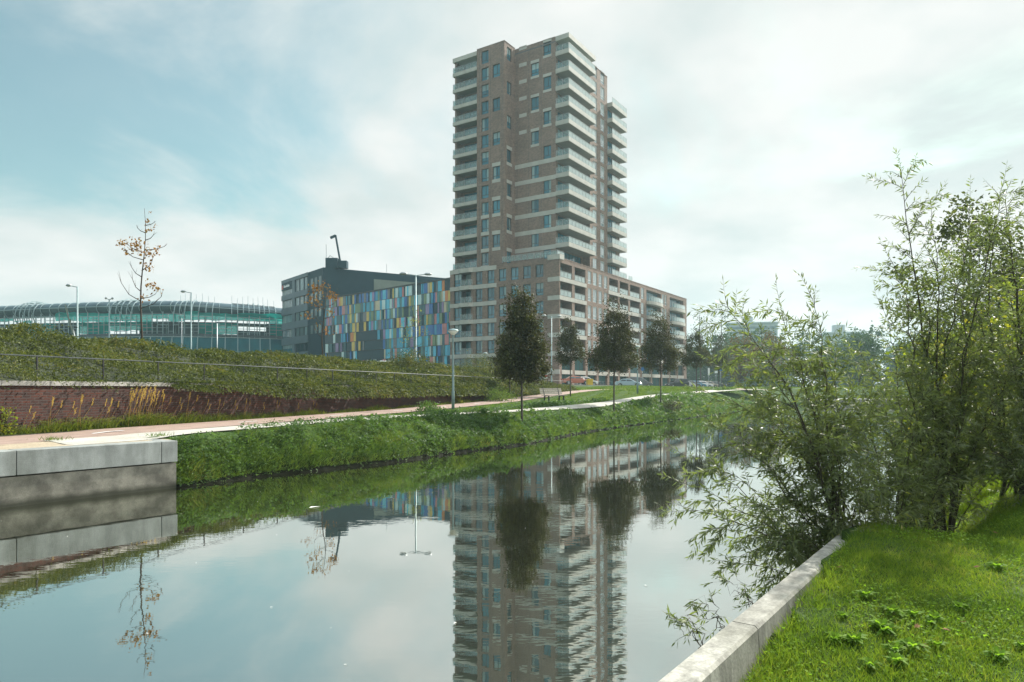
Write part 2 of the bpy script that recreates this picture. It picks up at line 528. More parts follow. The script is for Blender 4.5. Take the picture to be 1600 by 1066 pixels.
# ------------------------------------------------------------------ mesh helpers
class MB:
    """collects shapes with material slots, links them as ONE mesh object"""

    def __init__(self):
        self.v, self.f, self.m = [], [], []

    def add(self, vs, fs, m=0):
        n = len(self.v)
        self.v.extend([tuple(p) for p in vs])
        for q in fs:
            self.f.append([n + i for i in q])
            self.m.append(m)

    def box(self, x0, x1, y0, y1, z0, z1, m=0):
        vs = [(x, y, z) for z in (z0, z1) for (x, y) in ((x0, y0), (x1, y0), (x1, y1), (x0, y1))]
        self.add(vs, [(3, 2, 1, 0), (4, 5, 6, 7), (0, 1, 5, 4), (1, 2, 6, 5), (2, 3, 7, 6), (3, 0, 4, 7)], m)

    def obox(self, c, ax, ay, az, m=0):
        c, ax, ay, az = Vector(c), Vector(ax), Vector(ay), Vector(az)
        vs = [c + sx * ax + sy * ay + sz * az for sz in (-1, 1) for (sx, sy) in ((-1, -1), (1, -1), (1, 1), (-1, 1))]
        self.add(vs, [(3, 2, 1, 0), (4, 5, 6, 7), (0, 1, 5, 4), (1, 2, 6, 5), (2, 3, 7, 6), (3, 0, 4, 7)], m)

    def bar(self, p, q, w, m=0, h=None):
        """square bar between two points"""
        p, q = Vector(p), Vector(q)
        d = q - p
        if d.length < 1e-6:
            return
        t = d.normalized()
        up = Vector((0, 0, 1)) if abs(t.z) < 0.95 else Vector((1, 0, 0))
        s = t.cross(up).normalized()
        u = s.cross(t)
        self.obox((p + q) / 2, d / 2, s * (w / 2), u * ((h or w) / 2), m)

    def tube(self, pts, rads, n=6, m=0, cap=True):
        pts = [Vector(p) for p in pts]
        if isinstance(rads, (int, float)):
            rads = [rads] * len(pts)
        rings = []
        prev = None
        for i, p in enumerate(pts):
            t = (pts[min(i + 1, len(pts) - 1)] - pts[max(i - 1, 0)])
            t = t.normalized() if t.length > 1e-9 else Vector((0, 0, 1))
            if prev is None:
                ref = Vector((0, 0, 1)) if abs(t.z) < 0.9 else Vector((1, 0, 0))
                s = t.cross(ref).normalized()
            else:
                s = (prev - t * prev.dot(t)).normalized()
            prev = s
            u = t.cross(s)
            rings.append([p + (s * math.cos(2 * PI * k / n) + u * math.sin(2 * PI * k / n)) * rads[i] for k in range(n)])
        vs = [q for r in rings for q in r]
        fs = []
        for i in range(len(rings) - 1):
            for k in range(n):
                a, b2 = i * n + k, i * n + (k + 1) % n
                fs.append((a, b2, b2 + n, a + n))
        if cap:
            fs.append(tuple(range(n - 1, -1, -1)))
            fs.append(tuple((len(rings) - 1) * n + k for k in range(n)))
        self.add(vs, fs, m)

    def lathe(self, prof, n=12, c=(0, 0, 0), m=0):
        """prof: (radius, z) from the bottom up"""
        vs = [(c[0] + r * math.cos(2 * PI * k / n), c[1] + r * math.sin(2 * PI * k / n), c[2] + z) for r, z in prof for k in range(n)]
        fs = []
        for i in range(len(prof) - 1):
            for k in range(n):
                a, b2 = i * n + k, i * n + (k + 1) % n
                fs.append((a, b2, b2 + n, a + n))
        fs.append(tuple(range(n - 1, -1, -1)))
        fs.append(tuple((len(prof) - 1) * n + k for k in range(n)))
        self.add(vs, fs, m)

    def prism(self, poly, z0, z1, m=0, mtop=None):
        n = len(poly)
        vs = [(x, y, z0) for x, y in poly] + [(x, y, z1) for x, y in poly]
        self.add(vs, [(i, (i + 1) % n, n + (i + 1) % n, n + i) for i in range(n)], m)
        self.add(vs, [tuple(range(n - 1, -1, -1)), tuple(range(n, 2 * n))], m if mtop is None else mtop)

    def mesh(self, name, mats, smooth=False):
        me = bpy.data.meshes.new(name)
        me.from_pydata(self.v, [], self.f)
        for mm in mats:
            me.materials.append(MATS[mm] if isinstance(mm, str) else mm)
        me.polygons.foreach_set('material_index', self.m)
        if smooth:
            me.polygons.foreach_set('use_smooth', [True] * len(self.f))
        me.update()
        return me

    def build(self, name, mats, parent=None, smooth=False):
        if isinstance(mats, str):
            mats = [mats]
        return link(name, self.mesh(name, mats, smooth), parent)


def link(name, me, parent=None, loc=None, rotz=None, scale=None):
    o = bpy.data.objects.new(name, me)
    COL.objects.link(o)
    if parent is not None:
        o.parent = parent
    if loc is not None:
        o.location = loc
    if rotz is not None:
        o.rotation_euler = (0, 0, rotz)
    if scale is not None:
        o.scale = (scale,) * 3 if isinstance(scale, (int, float)) else scale
    return o


def tag(o, label, cat=None, group=None, kind=None):
    if label:
        o['label'] = label
    if cat:
        o['category'] = cat
    if group:
        o['group'] = group
    if kind:
        o['kind'] = kind
    return o


def struct(o):
    o['kind'] = 'structure'
    return o


def thing(name, label, cat, loc=(0, 0, 0), rotz=0.0, group=None):
    o = bpy.data.objects.new(name, None)
    o.empty_display_size = 0.3
    COL.objects.link(o)
    o.location = loc
    o.rotation_euler = (0, 0, rotz)
    return tag(o, label, cat, group)


def dup(root, label, loc, rotz=0.0, scale=1.0):
    r = root.copy()
    COL.objects.link(r)
    r.location = loc
    r.rotation_euler = (0, 0, rotz)
    r.scale = (scale,) * 3 if isinstance(scale, (int, float)) else scale
    r['label'] = label
    for ch in list(root.children):
        c = ch.copy()
        COL.objects.link(c)
        c.parent = r
        for g in list(ch.children):
            d = g.copy()
            COL.objects.link(d)
            d.parent = c
    return r


def np_mesh(name, verts, loops_per_face, mats, midx=None, smooth=False):
    """verts (F*k,3): each face its own k vertices"""
    k = loops_per_face
    nv = len(verts)
    nf = nv // k
    me = bpy.data.meshes.new(name)
    me.vertices.add(nv)
    me.vertices.foreach_set('co', np.ascontiguousarray(verts, dtype=np.float32).ravel())
    me.loops.add(nv)
    me.loops.foreach_set('vertex_index', np.arange(nv, dtype=np.int32))
    me.polygons.add(nf)
    me.polygons.foreach_set('loop_start', np.arange(0, nv, k, dtype=np.int32))
    for mm in mats:
        me.materials.append(MATS[mm])
    if midx is not None:
        me.polygons.foreach_set('material_index', np.asarray(midx, dtype=np.int32))
    me.update(calc_edges=True)
    return me


def unit(a):
    return a / np.maximum(np.linalg.norm(a, axis=1, keepdims=True), 1e-9)


def rand_dirs(n):
    return unit(rng.normal(size=(n, 3)))


def leaf_verts(pos, axis, side, L, Wd, belly=0.45, fold=None):
    """rhombic leaves"""
    L = np.asarray(L).reshape(-1, 1)
    Wd = np.asarray(Wd).reshape(-1, 1)
    mid = pos + axis * L * belly
    out = np.empty((len(pos), 4, 3))
    out[:, 0] = pos
    out[:, 1] = mid + side * Wd / 2
    out[:, 2] = pos + axis * L
    out[:, 3] = mid - side * Wd / 2
    return out.reshape(-1, 3)


def side_of(axis, n=None):
    r = rand_dirs(len(axis)) if n is None else n
    return unit(np.cross(axis, r))


def blade_verts(pos, lean, h, w):
    """a grass blade: a bent strip of two pieces as one quad and a tip triangle -> use 2 triangles + tip kept as a kite"""
    n = len(pos)
    up = np.zeros((n, 3))
    up[:, 2] = 1
    ax = unit(up + lean)
    sd = side_of(ax)
    return leaf_verts(pos, ax, sd, h, w, 0.38)


# ------------------------------------------------------------------ the lie of the land
QUAY0, QUAY1 = np.array((-25.0, -8.46)), np.array((-7.44, 15.2))
LEFT = np.array([(-25.0, -8.46), (-7.44, 15.2), (-6.45, 17.0), (-4.95, 18.8), (-3.6, 20.4), (-1.9, 23.5), (0.6, 27.2), (3.4, 34.0),
                 (6.75, 40.5), (13.3, 51.5), (17.2, 58), (22.5, 68), (27.5, 80), (34, 90), (46, 95), (70, 97), (120, 98), (420, 96)])
RIGHT = np.array([(-5.83, -6.0), (2.85, 5.87), (3.6, 6.9), (5.4, 9.6), (9.6, 17), (16.0, 28), (26, 43), (45, 58), (80, 66), (420, 68)])


def poly_dist(x, y, P):
    """signed distance to a polyline, positive on its left"""
    best = np.full(x.shape, 1e9)
    sgn = np.ones(x.shape)
    for i in range(len(P) - 1):
        a, b2 = P[i], P[i + 1]
        d = b2 - a
        L2 = d @ d
        t = np.clip(((x - a[0]) * d[0] + (y - a[1]) * d[1]) / L2, -50 if i == 0 else 0, 50 if i == len(P) - 2 else 1)
        qx, qy = a[0] + t * d[0], a[1] + t * d[1]
        ds = np.hypot(x - qx, y - qy)
        cr = d[0] * (y - a[1]) - d[1] * (x - a[0])
        c = ds < best - 1e-9
        best = np.where(c, ds, best)
        sgn = np.where(c, np.where(cr >= 0, 1.0, -1.0), sgn)
    return best * sgn


def sstep(t):
    t = np.clip(t, 0, 1)
    return t * t * (3 - 2 * t)


def top_left(y):
    return np.interp(y, [-60, 12, 25, 33, 45, 55, 70, 85, 100, 150, 950], [1.06, 1.08, 1.12, 1.16, 1.32, 1.6, 1.98, 2.2, 2.35, 2.4, 2.6])


def bank_w(y):
    return np.interp(y, [15, 19, 22, 27, 35, 42, 50, 60, 90], [0.9, 1.0, 1.4, 1.7, 1.4, 1.7, 2.3, 2.8, 4.0])


def land_z(x, y):
    x, y = np.asarray(x, float), np.asarray(y, float)
    d = poly_dist(x, y, LEFT)
    tl = top_left(y) + 0.5 * np.exp(-((x - 9) / 13) ** 2 - ((y - 107) / 10) ** 2)
    lip = 0.34
    zb = np.where(d < 0, -1.2 * sstep(-d / 0.5), lip * sstep(d / 0.22) + (tl - lip) * sstep((d - 0.05) / bank_w(y)) ** 0.85)
    # behind the quay wall the ground is level and ends under the cap
    nx, ny = -0.803, 0.596
    along = (x - QUAY1[0]) * 0.596 + (y - QUAY1[1]) * 0.803
    zq = np.where(d < 0.18, -1.2, tl - 0.07 + 0.05 * sstep((d - 0.9) / 0.5))
    zl = np.where(along < -0.05, zq, zb)
    dr = -poly_dist(x, y, RIGHT)
    tr = np.interp(y, [-60, 2.0, 3.25, 4.1, 4.7, 6, 10, 30, 60, 950], [0.62, 0.68, 0.83, 0.97, 1.03, 1.07, 1.15, 1.4, 1.8, 2.0])
    # swell of the lawn away from its edge
    tr = tr + 0.05 * np.sin(x * 0.9 + 1.0) * np.sin(y * 0.7) * sstep((dr - 0.3) / 1.5)
    alr = (x - 2.85) * 0.594 + (y - 5.87) * 0.804
    zr = np.where(alr < 0, np.where(dr < 0.06, -1.2, tr), np.where(dr < 0, -1.2 * sstep(-dr / 0.5), 0.2 * sstep(dr / 0.2) + (tr - 0.2) * sstep(dr / 1.3)))
    return np.where(dr > -0.6, np.maximum(zr, -1.2), zl)


def lz(x, y):
    return float(land_z(np.array([x]), np.array([y]))[0])


def spaced(lims):
    out = []
    for a, b2, s in lims:
        out.extend(np.arange(a, b2, s))
    return np.array(out)


gx = spaced([(-950, -200, 75), (-200, -40, 16), (-40, -14, 1.0), (-14, 30, 0.26), (30, 60, 0.8), (60, 200, 10), (200, 951, 75)])
gy = spaced([(-140, -20, 15), (-20, 0, 2), (0, 62, 0.26), (62, 110, 0.9), (110, 200, 8), (200, 951, 75)])
GX, GY = np.meshgrid(gx, gy)
GZ = land_z(GX, GY)
GZ = GZ + np.where(GZ > 0.1, 0.02 * np.sin(GX * 3.1) * np.sin(GY * 2.7), 0)
nxg, nyg = len(gx), len(gy)
me = bpy.data.meshes.new('ground')
vv = np.stack([GX.ravel(), GY.ravel(), GZ.ravel()], 1).astype(np.float32)
idx = np.arange(nxg * nyg).reshape(nyg, nxg)
qq = np.stack([idx[:-1, :-1], idx[:-1, 1:], idx[1:, 1:], idx[1:, :-1]], -1).reshape(-1, 4)
me.vertices.add(len(vv))
me.vertices.foreach_set('co', vv.ravel())
me.loops.add(qq.size)
me.loops.foreach_set('vertex_index', qq.ravel().astype(np.int32))
me.polygons.add(len(qq))
me.polygons.foreach_set('loop_start', np.arange(0, qq.size, 4, dtype=np.int32))
me.polygons.foreach_set('use_smooth', np.ones(len(qq), dtype=bool))
me.update(calc_edges=True)
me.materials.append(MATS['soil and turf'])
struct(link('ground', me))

mb = MB()
mb.add([(-900, -130, 0), (900, -130, 0), (900, 99.5, 0), (-900, 99.5, 0)], [(0, 1, 2, 3)])
# water only where the canal and the pond are: the land stands above it elsewhere
struct(mb.build('water', 'canal water'))


def ribbon(name, pts, wid, mat, lift, parent=None, zf=None):
    """a road or path draped on the land along a smooth centre line"""
    P = [Vector((*p, 0)) for p in pts]
    fine = []
    for i in range(len(P) - 1):
        p0, p1, p2, p3 = P[max(i - 1, 0)], P[i], P[i + 1], P[min(i + 2, len(P) - 1)]
        n = max(2, int((p2 - p1).length / 0.6))
        for k in range(n):
            t = k / n
            fine.append(0.5 * ((2 * p1) + (p2 - p0) * t + (2 * p0 - 5 * p1 + 4 * p2 - p3) * t * t + (3 * p1 - p0 - 3 * p2 + p3) * t ** 3))
    fine.append(P[-1])
    m = 5
    vs, fs = [], []
    for i, p in enumerate(fine):
        t = (fine[min(i + 1, len(fine) - 1)] - fine[max(i - 1, 0)]).normalized()
        s = Vector((t.y, -t.x, 0))
        w = wid(i / (len(fine) - 1)) if callable(wid) else wid
        for k in range(m):
            q = p + s * (w * (k / (m - 1) - 0.5))
            zc = max(lz(q.x, q.y), float(top_left(np.array(q.y))) - 0.12) if zf is None else zf(q.x, q.y)
            vs.append((q.x, q.y, zc + lift))
    for i in range(len(fine) - 1):
        for k in range(m - 1):
            a = i * m + k
            fs.append((a, a + 1, a + m + 1, a + m))
    mb = MB()
    mb.add(vs, fs)
    return mb.build(name, mat, parent)


# brick wall line: point and direction
WP, WD = Vector((-12.07, 16.1, 0)), Vector((0.309, 0.951, 0)).normalized()
WN = Vector((-WD.y, WD.x, 0))          # into the embankment


def wp(s, e, z=0.0):
    p = WP + WD * s + WN * e
    return Vector((p.x, p.y, z))


cyc = [tuple(wp(s, -1.45)[:2]) for s in (-4.6, 0, 10, 20, 30, 40, 50, 57)] + [(9.6, 77), (15, 84), (23, 88), (34, 92)]
struct(ribbon('cycle_path', cyc, lambda t: 2.3, 'red paving', 0.028))
foot = [(-9.5, 14.3), (-8.75, 15.8), (-7.6, 18.8), (-6.15, 22.5), (-3.85, 26.7), (-0.1, 31.6), (4.0, 39.2), (7.6, 47), (12.2, 57.2), (18.6, 67.5), (23, 76), (28, 84), (36, 92)]
struct(ribbon('footpath', foot, lambda t: 1.25, 'shell gravel', 0.034))
for k in range(9):                       # broken centre line of the cycle path
    struct(ribbon('road_marking', [tuple(wp(1.2 + k * 5.2, -1.45)[:2]), tuple(wp(2.1 + k * 5.2, -1.45)[:2])], 0.10, 'sign white', 0.034))
# sandy strip between the quay cap and the cycle path
sand = [(-11.2, 10.7), (-10.2, 12.5), (-9.45, 14.0), (-8.7, 15.1)]
struct(ribbon('pavement', sand, lambda t: 1.1, 'sandy paving', 0.024))
back = [tuple((QUAY1 + np.array((-0.596, -0.803)) * s + np.array((-0.803, 0.596)) * 1.0)) for s in (14, 10, 6, 3, -0.1)]
struct(ribbon('pavement', back, lambda t: 1.12, 'sandy paving', 0.0, None, lambda x, y: 1.046))
struct(ribbon('street', [(-40, 103), (0, 103), (22, 112), (42, 140), (60, 168), (90, 215)], 7.0, 'asphalt', 0.03))
struct(ribbon('square', [(-6, 108), (24, 126), (50, 166)], 9.0, 'red paving', 0.022))

# embankment behind the brick wall
EMB_L = 60.0


def emb_top(s, e):
    fade = sstep((s + 14) / 3) * sstep((EMB_L + 1.5 - s) / 9)
    prof = np.interp(e, [0, 0.3, 1.0, 3.0, 5.0, 6.5, 9, 13, 16], [2.28, 2.33, 2.5, 3.1, 3.62, 3.72, 3.5, 2.5, 2.2])
    wob = 0.22 * np.sin(s * 0.42 + 0.6) * np.sin(e * 0.5) + 0.13 * np.sin(s * 1.1 + e * 0.7)
    # the crest sags a little past the thin tree and rises again
    sag = np.interp(s, [-15, 0, 5, 12, 22, 35, 50, 60], [0.35, 0.30, 0.12, 0.0, 0.0, 0.05, 0.1, 0.0])
    return np.where(e < 0.4, prof, 2.25 + (prof - 2.25) * fade + (wob * 0.6 + sag) * sstep(e / 4) * sstep((14 - e) / 5) * fade)


ss = np.arange(-15, EMB_L + 3, 0.6)
ee = np.array([0.18, 0.5, 1, 1.6, 2.3, 3, 3.8, 4.6, 5.4, 6.2, 7, 8, 9.5, 11, 13, 16])
vs, fs = [], []
for s in ss:
    for e in ee:
        p = wp(s, e)
        vs.append((p.x, p.y, float(emb_top(np.array(s), np.array(e)))))
ne = len(ee)
for i in range(len(ss) - 1):
    for k in range(ne - 1):
        a = i * ne + k
        fs.append((a, a + ne, a + ne + 1, a + 1))
mb = MB()
mb.add(vs, fs)
struct(mb.build('embankment', 'dark soil', smooth=True))

# ------------------------------------------------------------------ walls along the water and the path
def wall_line(p0, d, name, label):
    a = math.atan2(d.y, d.x)
    return thing(name, label, 'wall', p0, a)


# retaining wall: local x runs along it, y into the embankment
bw = wall_line(WP, WD, 'retaining_wall', 'long dark red brick retaining wall with grey coping beside the cycle path')
mb = MB()
mb.box(-12, EMB_L + 1.0, 0.0, 0.32, 0.3, 2.28)
mb.build('brickwork', 'dark red wall brick', bw)
mb = MB()
x = -12.0
while x < EMB_L + 1:
    mb.box(x, min(x + 1.19, EMB_L + 1.04), -0.045, 0.40, 2.284, 2.40)
    x += 1.20
mb.build('coping', 'coping concrete', bw)
mb = MB()
mb.box(-5, EMB_L, -0.35, -0.25, 0.9, 1.115)
o = tag(mb.build('kerb', 'black steel'), 'low dark edging kerb at the foot of the brick wall', 'kerb')
o.location = bw.location
o.rotation_euler = bw.rotation_euler
o.data.materials[0] = MATS['dark soil']

rl = wall_line(WP, WD, 'guard_rail', 'thin black handrail on posts above the brick wall')
mb = MB()
mb.tube([(-16, 0.46, 3.04), (62, 0.46, 3.04)], 0.017, 8)
mb.build('rail', 'rail paint', rl, True)
for k in range(40):
    xx = -14.2 + k * 1.93
    mb = MB()
    mb.box(xx - 0.016, xx + 0.016, 0.445, 0.475, 2.2, 3.03)
    mb.build('post', 'black steel', rl)

# quay wall on the left: cap blocks on a wet lower wall
qd = Vector((0.596, 0.803, 0)).normalized()
qn = Vector((-qd.y, qd.x, 0))
qw = thing('quay_wall', 'grey concrete quay wall with a paler cap along the far bank', 'wall', (QUAY1[0], QUAY1[1], 0), math.atan2(qd.y, qd.x))
mb = MB()
mb.box(-31, -0.02, 0.03, 0.42, -1.0, 0.56)
mb.box(-0.28, -0.02, 0.42, 1.9, -1.0, 0.56)
mb.build('lower_wall', 'quay wet concrete', qw)
mb = MB()
xs = [-31, -28.2, -25.4, -22.6, -19.8, -17.0, -14.2, -11.4, -8.6, -5.85, -3.05, -0.36, 0.0]
for i in range(len(xs) - 1):
    mb.box(xs[i] + 0.006, xs[i + 1] - 0.006, 0.0, 0.46, 0.585, 1.05)
mb.box(-0.30, 0.0, 0.47, 2.0, 0.585, 1.05)
o = mb.build('cap', 'quay cap concrete', qw)
bv = o.modifiers.new('edge', 'BEVEL')
bv.width = 0.012
bv.segments = 2

# edge wall of the near lawn
ed = Vector((0.594, 0.804, 0)).normalized()
ew = thing('edge_wall', 'low pale concrete edge wall between the near lawn and the water', 'wall', (2.85, 5.87, 0), math.atan2(ed.y, ed.x))
mb = MB()
xs = [-14.9, -12.3, -9.7, -7.1, -4.55, -2.9, 0.35]
for i in range(len(xs) - 1):
    a, b2 = xs[i] + 0.004, xs[i + 1] - 0.004
    # local y points to the water; the inner face leans out towards the lawn
    zt = 1.0
    vs = []
    for xx in (a, b2):
        vs += [(xx, 0.0, -1.0), (xx, 0.0, zt - 0.015), (xx, -0.015, zt), (xx, -0.13, zt), (xx, -0.145, zt - 0.015), (xx, -0.20, 0.2), (xx, -0.20, -1.0)]
    n = 7
    f = [(k, k + n, (k + 1) % n + n, (k + 1) % n) for k in range(n)]
    f += [tuple(range(n)), tuple(range(2 * n - 1, n - 1, -1))]
    mb.add(vs, f)
mb.build('concrete_edge', 'edge concrete', ew)

# low white quay at the far end of the pond
fq = thing('far_quay', 'low white quay edge at the far end of the pond', 'wall', (34, 93.5, 0), 0.03)
mb = MB()
mb.box(0, 38, 0, 0.8, -0.5, 0.72)
mb.box(-0.05, 38.05, -0.06, 0.9, 0.724, 0.90, 1)
mb.build('quay_edge', ['quay wet concrete', 'pale concrete band'], fq)


# ------------------------------------------------------------------ building kit
def wall_panel(mb, axis, c, out, u0, u1, z0, z1, ops, depth, m=0, mrev=None):
    """a wall face with real openings; axis 'x': face lies at x=c and runs along y; out=+1/-1 says which way it looks"""
    us = sorted({u0, u1, *[v for o in ops for v in o[:2]]})
    zs = sorted({z0, z1, *[v for o in ops for v in o[2:4]]})
    us = [u for u in us if u0 - 1e-6 <= u <= u1 + 1e-6]
    zs = [z for z in zs if z0 - 1e-6 <= z <= z1 + 1e-6]
    mrev = m if mrev is None else mrev

    def P(u, d, z):
        return (c - out * d, u, z) if axis == 'x' else (u, c - out * d, z)

    def quad(a, b2, c2, d2, mm):
        mb.add([a, b2, c2, d2], [(0, 1, 2, 3)], mm)
    for i in range(len(us) - 1):
        for j in range(len(zs) - 1):
            um, zm = (us[i] + us[i + 1]) / 2, (zs[j] + zs[j + 1]) / 2
            if any(o[0] < um < o[1] and o[2] < zm < o[3] for o in ops):
                continue
            quad(P(us[i], 0, zs[j]), P(us[i + 1], 0, zs[j]), P(us[i + 1], 0, zs[j + 1]), P(us[i], 0, zs[j + 1]), m)
    for o in ops:
        a, b2, lo, hi = o[:4]
        dp = o[4] if len(o) > 4 else depth
        quad(P(a, 0, lo), P(a, dp, lo), P(a, dp, hi), P(a, 0, hi), mrev)
        quad(P(b2, 0, lo), P(b2, dp, lo), P(b2, dp, hi), P(b2, 0, hi), mrev)
        quad(P(a, 0, lo), P(b2, 0, lo), P(b2, dp, lo), P(a, dp, lo), mrev)
        quad(P(a, 0, hi), P(b2, 0, hi), P(b2, dp, hi), P(a, dp, hi), mrev)


_wcache = {}
wrnd = random.Random(23)


def win_mesh(w, h, style, glass, frame):
    k = (round(w, 2), round(h, 2), style, glass, frame)
    if k in _wcache:
        return _wcache[k]
    f = MB()
    t = 0.075
    y0, y1 = -0.02, 0.09
    f.box(-w / 2, w / 2, y0, y1, 0, t)
    f.box(-w / 2, w / 2, y0, y1, h - t, h)
    f.box(-w / 2, -w / 2 + t, y0, y1, t, h - t)
    f.box(w / 2 - t, w / 2, y0, y1, t, h - t)
    if style in ('cross', 'tall'):
        zt = h * 0.27
        f.box(-w / 2 + t, w / 2 - t, y0, y1, zt - t / 2, zt + t / 2)
        xm = w * 0.06 if style == 'cross' else 0.0
        f.box(xm - t / 2, xm + t / 2, y0, y1, zt + t / 2, h - t)
    elif style == 'doors':
        n = max(2, round(w / 1.1))
        for q in range(1, n):
            xm = -w / 2 + w * q / n
            f.box(xm - t / 2, xm + t / 2, y0, y1, t, h - t)
    elif style == 'grid':
        n = max(2, round(w / 1.5))
        for q in range(1, n):
            xm = -w / 2 + w * q / n
            f.box(xm - t / 2, xm + t / 2, y0, y1, t, h - t)
        f.box(-w / 2 + t, w / 2 - t, y0 - 0.003, y1 + 0.003, h * 0.46, h * 0.46 + 0.35)
    fm = f.mesh('window', [frame])
    gm = []
    for split in (None, 'top', 'left', None, 'right', None):
        g = MB()
        x0, x1, z0, z1 = -w / 2 + t, w / 2 - t, t, h - t
        if split is None or glass not in ('tower glass', 'office glass'):
            g.box(x0, x1, 0.03, 0.05, z0, z1)
        elif split == 'top':
            zm = z0 + (z1 - z0) * 0.55
            g.box(x0, x1, 0.03, 0.05, z0, zm)
            g.box(x0, x1, 0.03, 0.05, zm, z1, 1)
        else:
            f1, f2 = (0.0, 0.33) if split == 'left' else (0.7, 1.0)
            for (a, b2, m_) in ((0, f1, 0), (f1, f2, 1), (f2, 1, 0)):
                if b2 > a:
                    g.box(x0 + (x1 - x0) * a, x0 + (x1 - x0) * b2, 0.03, 0.05, z0, z1, m_)
        gm.append(g.mesh('pane', [glass, 'curtained glass']))
    _wcache[k] = (fm, gm)
    return fm, gm


def window(parent, x, y, z, rotz, w, h, style='cross', glass='tower glass', frame='window frame'):
    fm, gm = win_mesh(w, h, style, glass, frame)
    o = link('window', fm, parent, (x, y, z), rotz)
    link('pane', wrnd.choice(gm), o)
    return o


RL = -PI / 2      # faces local -x (left face); 0 faces local -y (right face)


def railing_mb(path, z, h=1.0, pitch=1.35):
    """glass balustrade along a list of (x,y): panels (slot 0), posts and handrail (slot 1)"""
    mb = MB()
    for (xa, ya), (xb, yb) in zip(path[:-1], path[1:]):
        L = math.hypot(xb - xa, yb - ya)
        if L < 0.05:
            continue
        n = max(1, round(L / pitch))
        dx, dy = (xb - xa) / L, (yb - ya) / L
        for q in range(n):
            s0, s1 = L * q / n + 0.09, L * (q + 1) / n - 0.09
            c = ((s0 + s1) / 2)
            mb.obox((xa + dx * c, ya + dy * c, z + h * 0.5), (dx * (s1 - s0) / 2, dy * (s1 - s0) / 2, 0), (-dy * 0.012, dx * 0.012, 0), (0, 0, h * 0.43), 0)
        for q in range(n + 1):
            s0 = L * q / n
            mb.obox((xa + dx * s0, ya + dy * s0, z + h * 0.5), (dx * 0.022, dy * 0.022, 0), (-dy * 0.022, dx * 0.022, 0), (0, 0, h * 0.5), 1)
        mb.obox(((xa + xb) / 2, (ya + yb) / 2, z + h + 0.02), (dx * L / 2, dy * L / 2, 0), (-dy * 0.03, dx * 0.03, 0), (0, 0, 0.022), 1)
    return mb


RM = ['balcony glass', 'steel rail']

# ------------------------------------------------------------------ the tall tower
TB = (9.76, 117.0, 2.2)
TA = math.atan2(0.836, 0.549)
tw = thing('residential_tower', 'tall brown brick residential tower with pale balconies at its corners', 'tower', TB, TA)
P7 = 21.8                       # podium roof
FH = 3.023
NF = 13
ZT = P7 + NF * FH               # 61.1


def fz(k):
    return P7 + FH * k


wall = MB()
band = MB()
tops = ZT + 0.25
# left volume, front face (x=-3.41): windows in two columns
ops = []
colD, colE = (14.45, 16.04), (12.0, 13.57)
for k in range(NF):
    zb = fz(k) + 0.35
    ops.append((colD[0], colD[1], zb, zb + 2.28))
    window(tw, -3.41 + 0.2, sum(colD) / 2, zb, RL, 1.59, 2.28)
    if k % 2 == 1:
        ops.append((colE[0], colE[1], zb, zb + 2.28))
        window(tw, -3.41 + 0.2, sum(colE) / 2, zb, RL, 1.57, 2.28)
        if k < 7:
            band.box(-3.436, -3.30, colE[0] - 0.1, colE[1] + 0.1, zb + 2.28, zb + 2.95)
            band.box(-3.436, -3.30, colE[0] - 0.1, colE[1] + 0.1, zb - 0.6, zb)
    if k < 4:
        band.box(-3.436, -3.30, colD[0] - 0.1, colD[1] + 0.1, zb - 0.6, zb)
wall_panel(wall, 'x', -3.41, -1, 11.04, 17.03, -1, tops, ops, 0.24)
# left balcony bay: wall set back
ops = []
for k in range(NF):
    zb = fz(k) + 0.1
    ops.append((17.5, 21.4, zb, zb + 2.35))
    window(tw, -1.5 + 0.15, 19.45, zb, RL, 3.9, 2.35, 'doors', 'tower glass')
wall_panel(wall, 'x', -1.5, -1, 17.03, 21.9, -1, ZT, ops, 0.2)
wall_panel(wall, 'y', 17.03, 1, -3.41, -1.5, -1, ZT, [], 0.2)
wall_panel(wall, 'y', 22.15, 1, -3.3, 20, -1, ZT, [], 0.2)
wall_panel(wall, 'x', -3.3, -1, 21.85, 22.15, -1, ZT, [], 0.2)
wall_panel(wall, 'y', 21.85, -1, -3.3, -1.5, -1, ZT, [], 0.2)
# return face, narrow windows every second floor
ops = []
for k in range(NF):
    zb = fz(k) + 0.35
    if k % 2 == 0:
        ops.append((-2.55, -1.15, zb, zb + 2.28))
        window(tw, -1.85, 11.04 + 0.2, zb, 0, 1.4, 2.28)
        if k < 7:
            band.box(-2.7, -1.0, 11.014, 11.15, zb + 2.28, zb + 2.9)
            band.box(-2.7, -1.0, 11.014, 11.15, zb - 0.55, zb)
wall_panel(wall, 'y', 11.04, -1, -3.41, 0.0, -1, tops, ops, 0.24)
